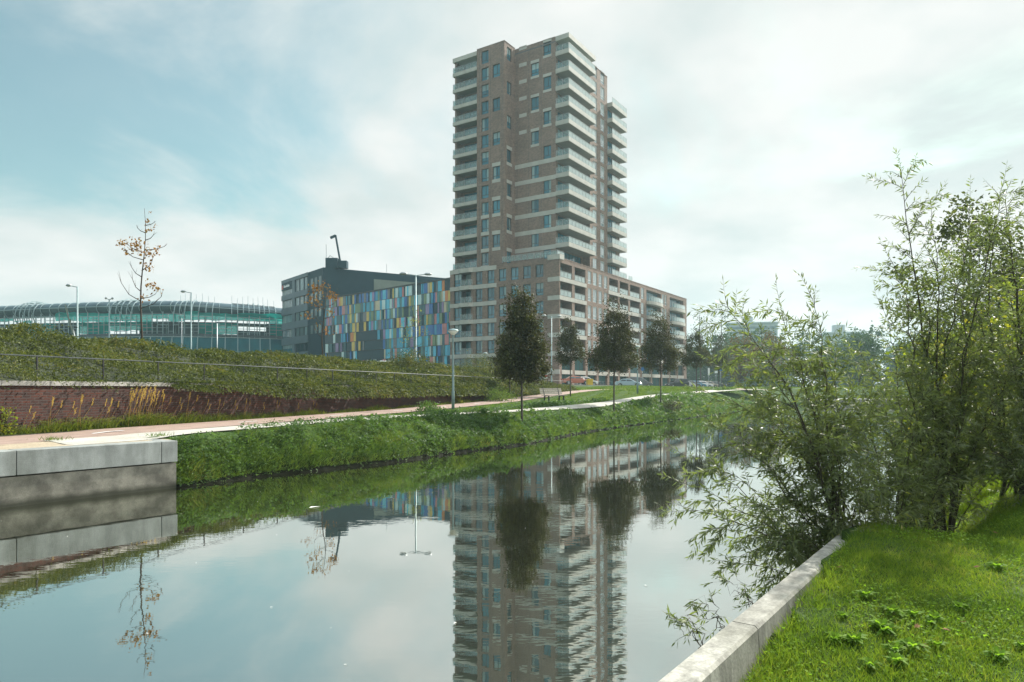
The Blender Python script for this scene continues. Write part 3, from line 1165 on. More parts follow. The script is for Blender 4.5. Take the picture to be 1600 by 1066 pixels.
# main left face x=0
ops = []
colA, colB, colC = (6.04, 7.62), (3.53, 5.09), (8.55, 10.15)
for k in range(NF):
    zb = fz(k) + 0.35
    c = colB if k % 2 == 0 else colA
    ops.append((c[0], c[1], zb, zb + 2.28))
    window(tw, 0.2, sum(c) / 2, zb, RL, c[1] - c[0], 2.28)
    if k >= 7:
        band.box(-0.026, 0.12, c[0] - 0.08, c[1] + 0.08, zb + 2.28, zb + 2.8)
        band.box(-0.026, 0.12, c[0] - 0.08, c[1] + 0.08, zb - 0.42, zb)
        band.box(-0.026, 0.12, colC[0], colC[1], zb + 2.3, zb + 2.95)
    if k <= 6 and k >= 1:
        band.box(-0.03, 0.12, 2.64, 11.03, fz(k) - 0.42, fz(k) + 0.33)
wall_panel(wall, 'x', 0.0, -1, 2.64, 11.04, -1, ZT, ops, 0.24)
for yy in (5.55, 8.1, 10.6):                 # movement joints
    band.box(-0.006, 0.05, yy - 0.02, yy + 0.02, P7, ZT - 0.1, 1)
for yy in (11.55, 14.0, 16.5):
    band.box(-3.416, -3.35, yy - 0.02, yy + 0.02, P7, ZT - 0.1, 1)
# right side: corner recess, brick strip, second recess
ops = []
for k in range(NF):
    zb = fz(k) + 0.1
    ops.append((0.8, 9.6, zb, zb + 2.4))
    window(tw, 5.2, 2.64 + 0.12, zb, 0, 8.8, 2.4, 'doors', 'tower glass')
wall_panel(wall, 'y', 2.64, -1, 0.0, 10.3, -1, ZT, ops, 0.18)
wall_panel(wall, 'x', 10.3, -1, 1.2, 2.64, -1, ZT - 0.6, [], 0.1)
ops = []
for k in range(NF):
    zb = fz(k) + 0.3
    for u in (12.35, 15.6):
        ops.append((u - 0.85, u + 0.85, zb, zb + 2.35))
        window(tw, u, 1.2 + 0.09, zb, 0, 1.7, 2.35, 'tall', 'bright glass', 'sky glare frame')
wall_panel(wall, 'y', 1.2, -1, 10.3, 17.7, -1, ZT - 0.6, ops, 0.24)
wall_panel(wall, 'x', 17.7, 1, 1.2, 1.4, -1, ZT - 0.6, [], 0.1)
ops = []
for k in range(11):
    zb = fz(k) + 0.1
    ops.append((18.3, 22.4, zb, zb + 2.4))
    window(tw, 20.35, 1.4 + 0.12, zb, 0, 4.1, 2.4, 'doors', 'tower glass')
wall_panel(wall, 'y', 1.4, -1, 17.7, 23.9, -1, fz(11), ops, 0.18)
wall_panel(wall, 'x', 23.9, 1, 1.4, 21.9, -1, fz(11), [], 0.1)
wall_panel(wall, 'x', 17.7, 1, 1.4, 21.9, fz(11), ZT - 0.6, [], 0.1)
wall_panel(wall, 'y', 21.9, 1, 17, 23.9, -1, fz(11), [], 0.1)
wall.build('wall', ['tower brick'], tw)
band.build('banding', ['pale concrete band', 'window frame'], tw)
roof = MB()
roof.prism([(-3.38, 11.06), (-0.02, 11.06), (-0.02, 21.88), (-3.38, 17.0)], ZT - 0.3, ZT + 0.05)
roof.prism([(0.0, 2.66), (10.3, 2.66), (10.3, 1.25), (17.65, 1.25), (17.65, 21.85), (0.0, 21.85)], ZT - 0.9, ZT - 0.65)
roof.box(17.7, 23.85, 1.45, 21.85, fz(11) - 0.3, fz(11) - 0.02)
roof.build('flat_roof', 'flat roof', tw)
cop = MB()
cop.box(-3.45, -3.2, 11.0, 17.05, tops, tops + 0.09)
cop.box(-3.2, 0.0, 11.0, 11.25, tops, tops + 0.09)
cop.box(-0.04, 0.2, 2.7, 11.0, ZT, ZT + 0.08)
cop.box(10.28, 17.74, 1.16, 1.4, ZT - 0.6, ZT - 0.52)
cop.build('coping', 'tower brick', tw)


def balcony(parent, boxes, path, z, hgt=0.75, rail_h=1.0, name='balcony'):
    mb = MB()
    for (a, b2, c, d) in boxes:
        mb.box(a, b2, c, d, z - 0.32, z + hgt - 0.32)
        # underside with a shadow groove
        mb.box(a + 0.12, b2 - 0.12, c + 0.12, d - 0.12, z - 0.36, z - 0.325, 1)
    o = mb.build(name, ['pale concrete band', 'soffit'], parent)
    if path:
        railing_mb(path, z + hgt - 0.32, rail_h).build('railing', RM, o)
    return o


for k in range(1, NF):
    balcony(tw, [(-0.04, 10.28, 0.0, 2.62)], [(0.06, 2.55), (0.06, 0.08), (10.2, 0.08), (10.2, 1.1)], fz(k), 0.75, 0.95)
mb = MB()
mb.box(-0.04, 10.28, 0.0, 2.62, ZT - 0.75, ZT + 0.06)
mb.build('roof_slab', 'pale concrete band', tw)
for k in range(0, NF):
    balcony(tw, [(-3.47, -1.52, 17.06, 21.83), (-3.47, -3.31, 21.83, 22.55), (-3.31, -1.52, 22.17, 22.55)], [(-3.4, 17.12), (-3.4, 22.48), (-1.6, 22.48)], fz(k), 0.64, 0.95)
mb = MB()
mb.box(-3.47, -1.52, 17.06, 22.55, ZT - 0.72, ZT + 0.04)
mb.build('roof_slab', 'pale concrete band', tw)
for k in range(0, 12):
    balcony(tw, [(17.74, 24.6, 0.1, 1.38)] + ([(23.92, 24.6, 1.38, 6.0)] if k > 0 else []), [(17.8, 0.18), (24.52, 0.18), (24.52, 5.9)], fz(k), 0.75, 0.95)

# ------------------------------------------------------------------ the lower block wrapped round its foot
bk = thing('apartment_block', 'seven storey brown brick apartment block with loggias at the foot of the tower', 'apartment block', TB, TA)
wall = MB()
band = MB()
SH = 3.1
XF, YF = -4.2, -0.5
ops = []
cols_l = [(12.65, 14.15), (15.25, 16.75)]
cols_b = [(2.6, 4.15), (5.1, 6.68), (7.6, 9.17), (10.15, 11.7)]
for j in range(5):
    zt = P7 - 0.75 - SH * j
    for c in cols_l:
        ops.append((c[0], c[1], zt - 2.33, zt))
        window(bk, XF + 0.2, sum(c) / 2, zt - 2.33, RL, c[1] - c[0], 2.33)
    for c in cols_b:
        ops.append((c[0], c[1], zt - 2.15, zt))
        window(bk, XF + 0.2, sum(c) / 2, zt - 2.15, RL, c[1] - c[0], 2.15)
    # recessed balcony bay with a glazed side
    ops.append((17.75, 21.75, zt - 2.35, zt, 1.5))
    window(bk, XF + 0.3, 20.9, zt - 2.33, RL, 1.6, 2.33)
    window(bk, XF + 1.45, 18.9, zt - 2.33, RL, 2.2, 2.33, 'doors')
# ground floor shop fronts
gcols = [(2.3, 6.9), (7.5, 11.8), (12.6, 16.8), (17.5, 21.8)]
for c in gcols:
    ops.append((c[0], c[1], 0.25, 5.55))
    window(bk, XF + 0.25, sum(c) / 2, 0.25, RL, c[1] - c[0], 5.3, 'grid', 'shop glass')
wall_panel(wall, 'x', XF, -1, YF, 22.57, -1.0, P7 - 0.02, ops, 0.26, 0, 0)
wall_panel(wall, 'y', 22.57, 1, XF, 0.0, -1.0, P7 - 0.02, [], 0.1)
for j in range(6):
    zt = P7 - SH * j
    bd = MB()
    bd.box(XF - 0.05, XF + 0.1, 12.2, 16.95, zt - 0.74, zt - 0.01 + (0.03 if j == 0 else 0))
    bd.build('band', 'pale concrete band', bk)
    if j:
        bd = MB()
        bd.box(XF - 0.05, XF + 0.1, YF - 0.05, 1.75, zt - 0.74, zt - 0.01)
        bd.box(XF + 0.1, 5.6, YF - 0.055, YF + 0.02, zt - 0.72, zt - 0.02)
        bd.build('band', 'pale concrete band', bk)
        bd = MB()
        bd.box(14.6, 30.2, YF - 0.055, YF + 0.02, zt - 0.72, zt - 0.02)
        bd.build('band', 'pale concrete band', bk)
for (u0, u1, z0_, z1_) in ((YF - 0.05, 1.75, 2.5, 3.25), (12.2, 16.95, 2.6, 3.2)):
    bd = MB()
    bd.box(XF - 0.05, XF + 0.1, u0, u1, z0_, z1_)
    bd.build('band', 'pale concrete band', bk)
for j in range(6):
    zt = P7 - SH * j
    o = MB()
    # slab with a bowed front edge
    pts = [(XF + 1.45, 22.6), (XF - 0.05, 22.6), (XF - 0.06, 20.6), (XF - 0.5, 19.9), (XF - 0.55, 17.9), (XF - 0.06, 17.3), (XF - 0.05, 16.97), (XF + 1.45, 16.97)]
    o.prism(pts, zt - 0.74, zt - 0.01 if j else zt + 0.02)
    ob = o.build('balcony', 'pale concrete band', bk)
    if j:
        railing_mb([(XF - 0.02, 20.0), (XF - 0.42, 19.8), (XF - 0.45, 18.0), (XF - 0.02, 17.5)], zt - 0.01, 1.0, 1.1).build('railing', RM, ob)

# right face: pairs of loggias and window strips, the wing runs on to x=58.7
logg = [(-3.95, 0.2), (1.15, 5.2), (15.0, 19.0), (19.8, 23.9), (24.8, 29.7)]
wcols = [(6.15, 7.5), (8.25, 9.75), (10.5, 11.9), (12.75, 14.15), (30.5, 31.9), (42.4, 43.6), (44.0, 45.2)]
bows = [(33.3, 41.7), (47.2, 56.4)]
ops = []
for j in range(5):
    zt = P7 - 0.75 - SH * j
    for c in logg:
        ops.append((c[0], c[1], zt - 2.35, zt, 2.0))
        window(bk, sum(c) / 2, YF + 1.95, zt - 2.33, 0, c[1] - c[0] - 0.04, 2.3, 'doors')
        o = MB()
        o.box(c[0] + 0.02, c[1] - 0.02, YF - 0.03, YF + 1.9, zt - 3.06, zt - 2.36)
        ob = o.build('balcony', 'pale concrete band', bk)
        railing_mb([(c[0] + 0.15, YF + 0.06), (c[1] - 0.15, YF + 0.06)], zt - 2.36, 1.0).build('railing', RM, ob)
    for c in wcols:
        ops.append((c[0], c[1], zt - 2.2, zt + 0.1))
        window(bk, sum(c) / 2, YF + 0.09, zt - 2.2, 0, c[1] - c[0], 2.3, 'tall', 'bright glass', 'sky glare frame')
    for c in bows:
        ops.append((c[0], c[1], zt - 2.35, zt, 0.9))
        window(bk, sum(c) / 2, YF + 0.85, zt - 2.33, 0, c[1] - c[0] - 0.04, 2.3, 'doors')
        o = MB()
        mid, hw = sum(c) / 2, (c[1] - c[0]) / 2
        pts = [(c[0] + 0.02, YF + 0.8)] + [(mid + hw * 0.985 * math.sin(q), YF - 1.15 * math.cos(q) ** 0.6) for q in [(-PI / 2) + PI * i / 10 for i in range(1, 10)]] + [(c[1] - 0.02, YF + 0.8)]
        o.prism(pts, zt - 3.06, zt - 2.36)
        ob = o.build('balcony', 'pale concrete band', bk)
        railing_mb([(p[0] * 0.99 + mid * 0.01, p[1] + 0.08) for p in pts[1:-1]], zt - 2.36, 1.0).build('railing', RM, ob)
gl = [(-3.4, 0.2), (1.2, 5.2), (6.1, 9.7), (10.5, 14.2), (15.1, 19.0), (19.9, 23.9), (24.9, 29.7), (31.0, 35.8), (36.6, 41.6), (42.6, 46.8), (47.6, 51.8), (52.6, 56.6)]
for c in gl:
    ops.append((c[0], c[1], 0.2, 5.6, 0.5))
    window(bk, sum(c) / 2, YF + 0.42, 0.2, 0, c[1] - c[0], 5.4, 'grid', 'shop glass')
wall_panel(wall, 'y', YF, -1, XF, 58.7, -1.0, P7 - 0.02, ops, 0.26)
wall_panel(wall, 'x', 58.7, 1, YF, 14.0, -1.0, P7 - 0.02, [], 0.1)
wall_panel(wall, 'y', 14.0, 1, 22.0, 58.7, -1.0, P7 - 0.02, [], 0.1)
for c in gl:
    bd = MB()
    bd.box(c[0] - 0.05, c[1] + 0.05, YF - 0.05, YF + 0.3, 2.5, 3.2)
    bd.build('fascia', 'pale concrete band', bk)
wall.build('wall', ['tower brick'], bk)
roof = MB()
roof.prism([(XF + 0.05, YF + 0.05), (58.65, YF + 0.05), (58.65, 13.95), (22.9, 13.95), (22.9, 2.5), (0.05, 2.5), (0.05, 22.5), (XF + 0.05, 22.5)], P7 - 0.5, P7 - 0.25)
roof.build('flat_roof', 'flat roof', bk)
cop = MB()
cop.box(XF - 0.03, XF + 0.3, 1.75, 12.2, P7 - 0.02, P7 + 0.1)
cop.box(XF - 0.03, 58.72, YF - 0.03, YF + 0.3, P7 - 0.02, P7 + 0.1)
cop.build('coping', 'tower brick', bk)
tb = MB()
tb.box(XF - 0.12, XF + 1.4, YF - 0.12, 1.75, P7 - 0.2, P7 + 0.62)
ob = tb.build('terrace_parapet', 'pale concrete band', bk)
railing_mb([(XF + 0.1, 11.0), (XF + 0.1, 1.9), (XF + 0.1, 0.0), (XF + 2.5, 0.0)], P7 + 0.3, 1.0).build('railing', RM, ob)
railing_mb([(24.8, YF + 0.3), (26.5, YF + 0.3)], P7 + 0.1, 0.9).build('railing', RM, ob)

# ------------------------------------------------------------------ the dark office with the coloured facade
OB = (-47.0, 170.0, 2.3)
ob_ = thing('office_building', 'dark grey office block with a coloured glass panel facade and a roof crane', 'office building', OB)
HT = 30.2
dA = Vector((-0.627, 0.779, 0))
nA = Vector((-0.779, -0.627, 0))
dB = Vector((0.866, 0.5, 0))
nB = Vector((0.5, -0.866, 0))
A2 = dA * 27.9
B2 = dB * 46
mb = MB()
mb.prism([(0, 0), (B2.x, B2.y), (A2.x + B2.x, A2.y + B2.y), (A2.x, A2.y)], -1.0, HT)
mb.build('wall', 'dark cladding', ob_)
mb = MB()


def on_face(o, d, n, t0, t1, z0, z1, prou, m=0, tgt=None):
    c = Vector(o) + d * ((t0 + t1) / 2) + n * (prou / 2)
    (tgt or mb).obox((c.x, c.y, (z0 + z1) / 2), d * ((t1 - t0) / 2), n * (prou / 2), (0, 0, (z1 - z0) / 2), m)


rowz = [23.3, 19.2, 15.1, 10.9, 6.8, 2.7]
# grey cladding bands between window rows
zs = [HT - 1.2] + [z + 1.1 for z in rowz]
on_face((0, 0, 0), dA, nA, 9.3, 27.9, HT - 0.9, HT, 0.3)
on_face((0, 0, 0), dA, nA, 9.3, 27.9, 24.5, 25.9, 0.3)
for a, b2 in zip(rowz[:-1], rowz[1:]):
    on_face((0, 0, 0), dA, nA, 9.3, 27.9, b2 + 1.15, a - 1.15, 0.3)
on_face((0, 0, 0), dA, nA, 18.0, 19.8, -1, HT - 0.91, 0.296)
mb.build('cladding', 'grey cladding', ob_)
rzA = math.atan2(nA.y, nA.x) + PI / 2


def fwin(o, d, n, rz, t0, t1, z, h, style='doors', glass='office glass', off=0.06):
    p = Vector(o) + d * ((t0 + t1) / 2) + n * off
    return window(ob_, p.x, p.y, z, rz, t1 - t0, h, style, glass, 'window frame')


Z0 = (0, 0, 0)
for (a, b2) in ((9.9, 11.7), (12.4, 14.7), (15.3, 17.6)):
    fwin(Z0, dA, nA, rzA, a, b2, 26.0, 3.2, 'doors')
for i, z in enumerate(rowz):
    for (a, b2) in ((9.9, 11.7), (12.4, 14.7), (15.3, 17.6)):
        fwin(Z0, dA, nA, rzA, a, b2, z - 1.1, 2.2, 'doors', 'office glass' if i < 3 else 'dark office glass')
    fwin(Z0, dA, nA, rzA, 20.4, 27.2, z - 1.1, 2.2, 'doors', 'office glass' if i < 2 else 'tower glass')
    if i < 3:
        for a in (1.0, 3.6, 6.2):
            fwin(Z0, dA, nA, rzA, a, a + 1.6, z - 1.1, 2.3, 'doors')
fwin(Z0, dA, nA, rzA, 20.4, 27.2, 25.6, 2.0, 'doors')
for a in (1.0, 3.6, 6.2):
    fwin(Z0, dA, nA, rzA, a, a + 1.6, 25.7, 2.6, 'doors')
mb = MB()
on_face(Z0, dB, nB, 13.0, 45.8, 20.0, 28.3, 0.15)
for k in range(22):
    on_face(Z0 + nB * 0.15 if False else (nB * 0.15), dB, nB, 13.2 + k * 1.5, 13.3 + k * 1.5, 20.0, 28.3, 0.05)
mb.build('louvre_screen', 'louvre panel', ob_)
# sign near the roof: a red square and an unreadable line of pale letters
mb = MB()
on_face(nA * 0.3, dA, nA, 26.4, 27.3, HT - 2.55, HT - 1.45, 0.06, 1)
t = 25.9
for k, w in enumerate((0.5, 0.3, 0.55, 0.4, 0.25, 0.5, 0.35, 0.55, 0.3, 0.5)):
    hh = 0.5 + 0.25 * (k in (0, 4, 7))
    on_face(nA * 0.3, dA, nA, t - w * 0.8, t, HT - 2.2, HT - 2.2 + hh, 0.05, 0)
    t -= w
mb.build('sign', ['sign white', 'sign red'], ob_)
mb = MB()
on_face(nA * 0.0, dA, nA, 19.9, 27.9, HT - 2.9, HT - 0.95, 0.26)
mb.build('sign_field', 'dark cladding', ob_)

# coloured wedge
C0, C1 = Vector((0.9, -2.0, 0)), Vector((38.0, -36.5, 0))
dC = (C1 - C0).normalized()
nC = Vector((-0.68, -0.733, 0)).normalized()
nC = Vector((dC.y, -dC.x, 0))
LC = (C1 - C0).length
HC = 21.9
mb = MB()
mb.prism([(C0.x, C0.y), (C1.x, C1.y), (46.0, -26.5), (B2.x - 0.5, B2.y - 1), (2.4, -0.4)], -1.0, HC)
mb.build('glass_volume', 'dark office glass', ob_)
rr = random.Random(11)
RH = 2.19
for row in range(10):
    pm = MB()
    z1 = HC - row * RH - 0.05
    z0 = z1 - RH + 0.1
    t = 0.15 + rr.random() * 0.4
    while t < LC - 0.4:
        w = rr.choice((0.45, 0.6, 0.6, 0.8, 0.9, 1.2))
        w = min(w, LC - 0.1 - t)
        u = t / LC
        skip = rr.random() < 0.10
        if 0.27 < u < 0.47 and 3 <= row <= 6 and not (row == 3 and u > .36):
            skip = rr.random() < 0.93                       # the big dark window
        elif row >= 4 and u < 0.27:
            skip = rr.random() < 0.55
        elif row >= 7:
            skip = rr.random() < 0.45
        if not skip:
            c = rr.choices(range(13), weights=(7, 5, 15, 14, 10, 8, 5, 7, 5, 11, 2, 10, 6))[0]
            if row >= 8 and rr.random() < 0.2:
                c = 10
            on_face(C0, dC, nC, t + 0.02, t + w - 0.02, z0, z1, 0.05 + 0.10 * rr.random(), c, pm)
        t += w
    pm.build('panel_row', PANEL_MATS, ob_)
mb = MB()
for row in range(11):
    on_face(C0, dC, nC, 0, LC, HC - row * RH - 0.05, HC - row * RH + 0.05, 0.10)
on_face(C0, dC, nC, -0.1, LC + .1, HC + 0.06, HC + 0.3, 0.2)
mb.build('transom', 'window frame', ob_)
# roof crane (window-cleaning cradle)
cr = MB()
cr.box(0.2, 3.2, 1.2, 4.0, HT, HT + 2.6)
cr.box(3.25, 5.4, 1.6, 3.6, HT + 0.2, HT + 2.0)
cr.bar((3.6, 2.6, HT + 1.8), (2.4, 2.6, HT + 8.6), 0.42)
cr.bar((2.45, 2.6, HT + 8.5), (1.1, 2.6, HT + 7.9), 0.55)
cr.bar((0.35, 1.5, HT + 2.5), (0.3, 1.5, HT + 6.0), 0.07)
cr.bar((0.7, 1.5, HT + 2.5), (1.3, 1.5, HT + 3.2), 0.1)
cr.bar((1.3, 1.5, HT + 3.2), (2.4, 1.5, HT + 2.5), 0.1)
cr.build('roof_crane', 'dark cladding', ob_)
mb = MB()
for t in (17, 21):
    p = dB * t - nB * 1.5
    mb.bar((p.x, p.y, HT), (p.x, p.y, HT + (2.6 if t == 17 else 0.6)), 0.09)
mb.build('aerial', 'galvanised steel', ob_)

# ------------------------------------------------------------------ the hall under a ribbed tube roof
hp = [(-235, 221), (-195, 211), (-157, 205.5), (-122, 199), (-93, 197), (-73, 204), (-60, 213), (-44, 226)]
hall = thing('station_hall', 'long curved glass hall under a ribbed tube roof with green scaffold netting', 'hall', (-93, 197, 2.3))
HO = Vector((-93, 197, 0))
cur = []
for i in range(len(hp) - 1):
    p0, p1, p2, p3 = [Vector((*hp[max(0, min(len(hp) - 1, k))], 0)) for k in (i - 1, i, i + 1, i + 2)]
    n = max(2, int((p2 - p1).length / 1.5))
    for k in range(n):
        t = k / n
        cur.append(0.5 * ((2 * p1) + (p2 - p0) * t + (2 * p0 - 5 * p1 + 4 * p2 - p3) * t * t + (3 * p1 - p0 - 3 * p2 + p3) * t ** 3) - HO)
NC = len(cur)


def frame(i):
    t = (cur[min(i + 1, NC - 1)] - cur[max(i - 1, 0)]).normalized()
    return cur[i], t, Vector((t.y, -t.x, 0))         # point, along, towards the viewer


def hz(i):
    """the roof line dips slightly to both ends"""
    x = cur[i].x + HO.x
    return float(np.interp(x, [-235, -157, -122, -93, -73, -44], [22.2, 22.7, 23.2, 23.3, 22.4, 21.8]))


tube = MB()
rings = []
n = 10
RT = 1.95
for i in range(NC):
    p, t, o = frame(i)
    rings.append([p + o * (RT * 1.5 * math.cos(2 * PI * k / n)) + Vector((0, 0, hz(i) + RT * math.sin(2 * PI * k / n))) for k in range(n)])
vs = [q for r in rings for q in r]
fs = [(i * n + k, i * n + (k + 1) % n, (i + 1) * n + (k + 1) % n, (i + 1) * n + k) for i in range(NC - 1) for k in range(n)]
tube.add(vs, fs)
tube.build('tube_roof', 'hall tube', hall, True)
ribs = MB()
for i in range(1, NC - 1, 2):
    p, t, o = frame(i)
    pts = [p + o * (RT * 1.58 * math.cos(q)) + Vector((0, 0, hz(i) + RT * 1.06 * math.sin(q))) for q in [R(-70) + R(170) * k / 8 for k in range(9)]]
    for a, b2 in zip(pts[:-1], pts[1:]):
        ribs.bar(a, b2, 0.15)
for i in range(NC - 1):
    for dz, dd, w in ((0.25, 1.6, 0.22), (-1.95, 1.0, 0.18)):
        p, t, o = frame(i)
        p2, t2, o2 = frame(i + 1)
        ribs.bar(p + o * RT * dd + Vector((0, 0, hz(i) + dz)), p2 + o2 * RT * dd + Vector((0, 0, hz(i + 1) + dz)), w)
ribs.build('roof_rib', 'hall steel', hall)
for xc, nr, hgt in ((-141, 5, 3.2), (-111, 5, 2.9), (-91, 7, 2.6), (-77, 9, 2.9), (-180, 5, 2.9)):
    i0 = min(range(NC), key=lambda i: abs(cur[i].x + HO.x - xc))
    hb = MB()
    for q in range(nr):
        i = max(1, min(NC - 2, i0 - nr // 2 + q))
        p, t, o = frame(i)
        zt = hgt * (1 - 0.25 * abs(q - nr / 2 + .5) / (nr / 2))
        pts = [p + o * (3.9 * math.cos(u)) + Vector((0, 0, hz(i) - 1.6 + (zt + 1.4) * math.sin(u))) for u in [R(-35) + R(215) * k / 10 for k in range(11)]]
        for a, b2 in zip(pts[:-1], pts[1:]):
            hb.bar(a, b2, 0.20)
        if xc > -95:
            e = pts[6]
            hb.bar(e, e + Vector((0, 0, 1.5 + rr.random())), 0.07)
    for u in (40, 75, 110):
        a_, b_ = max(1, i0 - nr // 2), min(NC - 2, i0 + nr // 2)
        pa, ta, oa = frame(a_)
        pb, tb2, ob2 = frame(b_)
        hb.bar(pa + oa * (3.9 * math.cos(R(u))) + Vector((0, 0, hz(a_) - 1.6 + (hgt * .8 + 1.4) * math.sin(R(u)))), pb + ob2 * (3.9 * math.cos(R(u))) + Vector((0, 0, hz(b_) - 1.6 + (hgt * .8 + 1.4) * math.sin(R(u)))), 0.22)
    hb.build('roof_hoop', 'hall steel', hall)


def strip(mbx, i0, i1, off, z0, z1, th, m=0):
    for i in range(i0, i1):
        p, t, o = frame(i)
        p2, t2, o2 = frame(i + 1)
        a, b2 = p + o * off, p2 + o2 * off
        c = (a + b2) / 2
        mbx.obox((c.x, c.y, (z0 + z1) / 2), (b2 - a) / 2 * 1.0, (o * th / 2), (0, 0, (z1 - z0) / 2), m)


dk = MB()
strip(dk, 0, NC - 1, -0.5, 18.6, 19.0, 7.0)
strip(dk, 0, NC - 1, 0.0, 14.9, 15.5, 9.0)
strip(dk, 0, NC - 1, -4.4, -1, 14.9, 0.5)
dk.build('deck', 'hall deck', hall)
rn = random.Random(5)
bw_ = MB()
i = 0
while i < NC - 3:                      # the back wall is closed in stretches only: sky shows between
    j = min(NC - 1, i + rn.randint(2, 7))
    if rn.random() < 0.82:
        strip(bw_, i, j, -4.2, 15.5, rn.choice((18.6, 18.6, 17.4)), 0.3)
    if rn.random() < 0.30:
        strip(bw_, i, j, -4.2, 19.0, rn.choice((19.8, 20.6)), 0.3)
    i = j
bw_.build('back_wall', 'hall tube', hall)
cl_ = MB()
for i in range(0, NC):
    p, t, o = frame(i)
    for off in (4.3, -3.0) if i % 2 == 0 else (4.3,):
        q = p + o * off
        cl_.bar((q.x, q.y, -1), (q.x, q.y, hz(i) - 1.5 if off < 0 or i % 2 == 0 else 20.4), 0.2 if i % 2 == 0 else 0.12)
for z in (16.2, 17.2, 18.1, 19.6, 20.5):
    for i in range(NC - 1):
        p, t, o = frame(i)
        p2, t2, o2 = frame(i + 1)
        if rn.random() < 0.7:
            cl_.bar(p + o * 4.3 + Vector((0, 0, z)), p2 + o2 * 4.3 + Vector((0, 0, z)), 0.13)
cl_.build('scaffolding', 'hall steel', hall)


def net(i, j, off, lo, hi):
    """a hung net: bellies and sags along its edges"""
    mbn = MB()
    m = 4
    vs, fs = [], []
    for k in range(i, j + 1):
        p, t, o = frame(k)
        for q in range(m + 1):
            f = q / m
            zq = lo + (hi - lo) * f
            bel = 0.35 * math.sin(PI * f) * (0.4 + rn.random() * 0.8)
            zq += (rn.random() - .5) * 0.5 * (1 if q in (0, m) else .3)
            pp = p + o * (off + bel)
            vs.append((pp.x, pp.y, zq))
    for k in range(j - i):
        for q in range(m):
            a = k * (m + 1) + q
            fs.append((a, a + m + 1, a + m + 2, a + 1))
    mbn.add(vs, fs)
    mbn.build('netting', 'green netting', hall)


i = 0
while i < NC - 3:
    j = min(NC - 1, i + rn.randint(2, 6))
    xw = cur[i].x + HO.x
    if rn.random() < (0.97 if xw > -132 else 0.6):
        net(i, j, 3.9, 18.7 + rn.choice((0, .3, .9)), rn.choice((21.0, 21.6, 21.9)) if xw > -132 else rn.choice((19.8, 20.5)))
    if rn.random() < (0.72 if xw > -132 else 0.35):
        net(i, j, 3.8, rn.choice((15.6, 15.6, 16.4)), 18.8)
    i = j
gw = MB()
fr = MB()
for i in range(NC - 1):
    p, t, o = frame(i)
    p2, t2, o2 = frame(i + 1)
    a, b2 = p + o * 7.5, p2 + o2 * 7.5
    c, d = p + o * 5.0 + Vector((0, 0, 14.6)), p2 + o2 * 5.0 + Vector((0, 0, 14.6))
    gw.add([a + Vector((0, 0, -1)), b2 + Vector((0, 0, -1)), d, c], [(0, 1, 2, 3)])
    if i % 2 == 0:
        fr.bar(a + o * 0.1, c + o * 0.1, 0.2)
    fr.bar(c + o * .1, d + o2 * .1, 0.2)
    e, f_ = a.lerp(c, .72), b2.lerp(d, .72)
    fr.bar(e + o * .12, f_ + o2 * .12, 0.1)
gw.build('glass_wall', 'hall glass', hall)
fr.build('glass_frame', 'hall steel', hall)

# ------------------------------------------------------------------ far buildings
for (px, py, wid, dep, hgt, hut, lab) in ((148, 420, 29, 14, 40.5, (-2, 5, 3.5), 'far pale flat block above the woods with a small roof hut, left of two'),
                                          (222, 455, 24, 14, 37.5, (-3, 7, 5.0), 'far pale flat block above the woods with a broad roof hut'),
                                          (248, 430, 15, 14, 27.0, (0, 4, 2.0), 'hazy far building low among the trees behind the willows')):
    f = thing('flat_block', lab, 'building', (px, py, 2.0), R(-14))
    mb = MB()
    mb.box(-wid / 2, wid / 2, 0, dep, -1, hgt)
    mb.box(-wid / 2 - 1, wid / 2 + 1, -1, dep + 1, hgt + 0.02, hgt + 0.8)
    mb.box(hut[0] - hut[1] / 2, hut[0] + hut[1] / 2, 3, 9, hgt + 0.82, hgt + 0.8 + hut[2])
    mb.build('wall', 'far wall', f)
    mb = MB()
    k = 3.0
    while k < hgt - 2:
        mb.box(-wid / 2 + 1, wid / 2 - 1, -0.08, 0, k, k + 1.6)
        k += 3.1
    mb.build('window_band', 'far glazing', f)


# ------------------------------------------------------------------ lamps
def cone_lamp(label, loc, h, group):
    t = thing('street_lamp', label, 'street lamp', loc, 0.4, group)
    mb = MB()
    mb.lathe([(0.075, -0.3), (0.075, 0.9), (0.06, 0.95), (0.045, h - 0.35), (0.06, h - 0.30), (0.06, h - 0.24)], 12)
    mb.build('pole', 'lamp post paint', t, True)
    mb = MB()
    mb.lathe([(0.07, h - 0.24), (0.27, h - 0.05), (0.275, h - 0.03)], 16)
    mb.build('diffuser', 'sign white', t, True)
    mb = MB()
    mb.lathe([(0.29, h - 0.03), (0.29, h - 0.01), (0.18, h + 0.05), (0.05, h + 0.08)], 16)
    mb.build('cap', 'lamp post paint', t, True)
    return t


cone_lamp('pale grey street lamp with a cone head on the grass strip, nearest to the water', (-2.96, 34.3, 1.15), 4.0, 'cone head path lamps')
cone_lamp('pale grey cone head street lamp behind the small dark trees near the wing', (11.4, 62, 1.75), 4.3, 'cone head path lamps')
cone_lamp('small cone head lamp behind the hedge in front of the shop windows', (-3.0, 76, 2.1), 4.1, 'cone head path lamps')


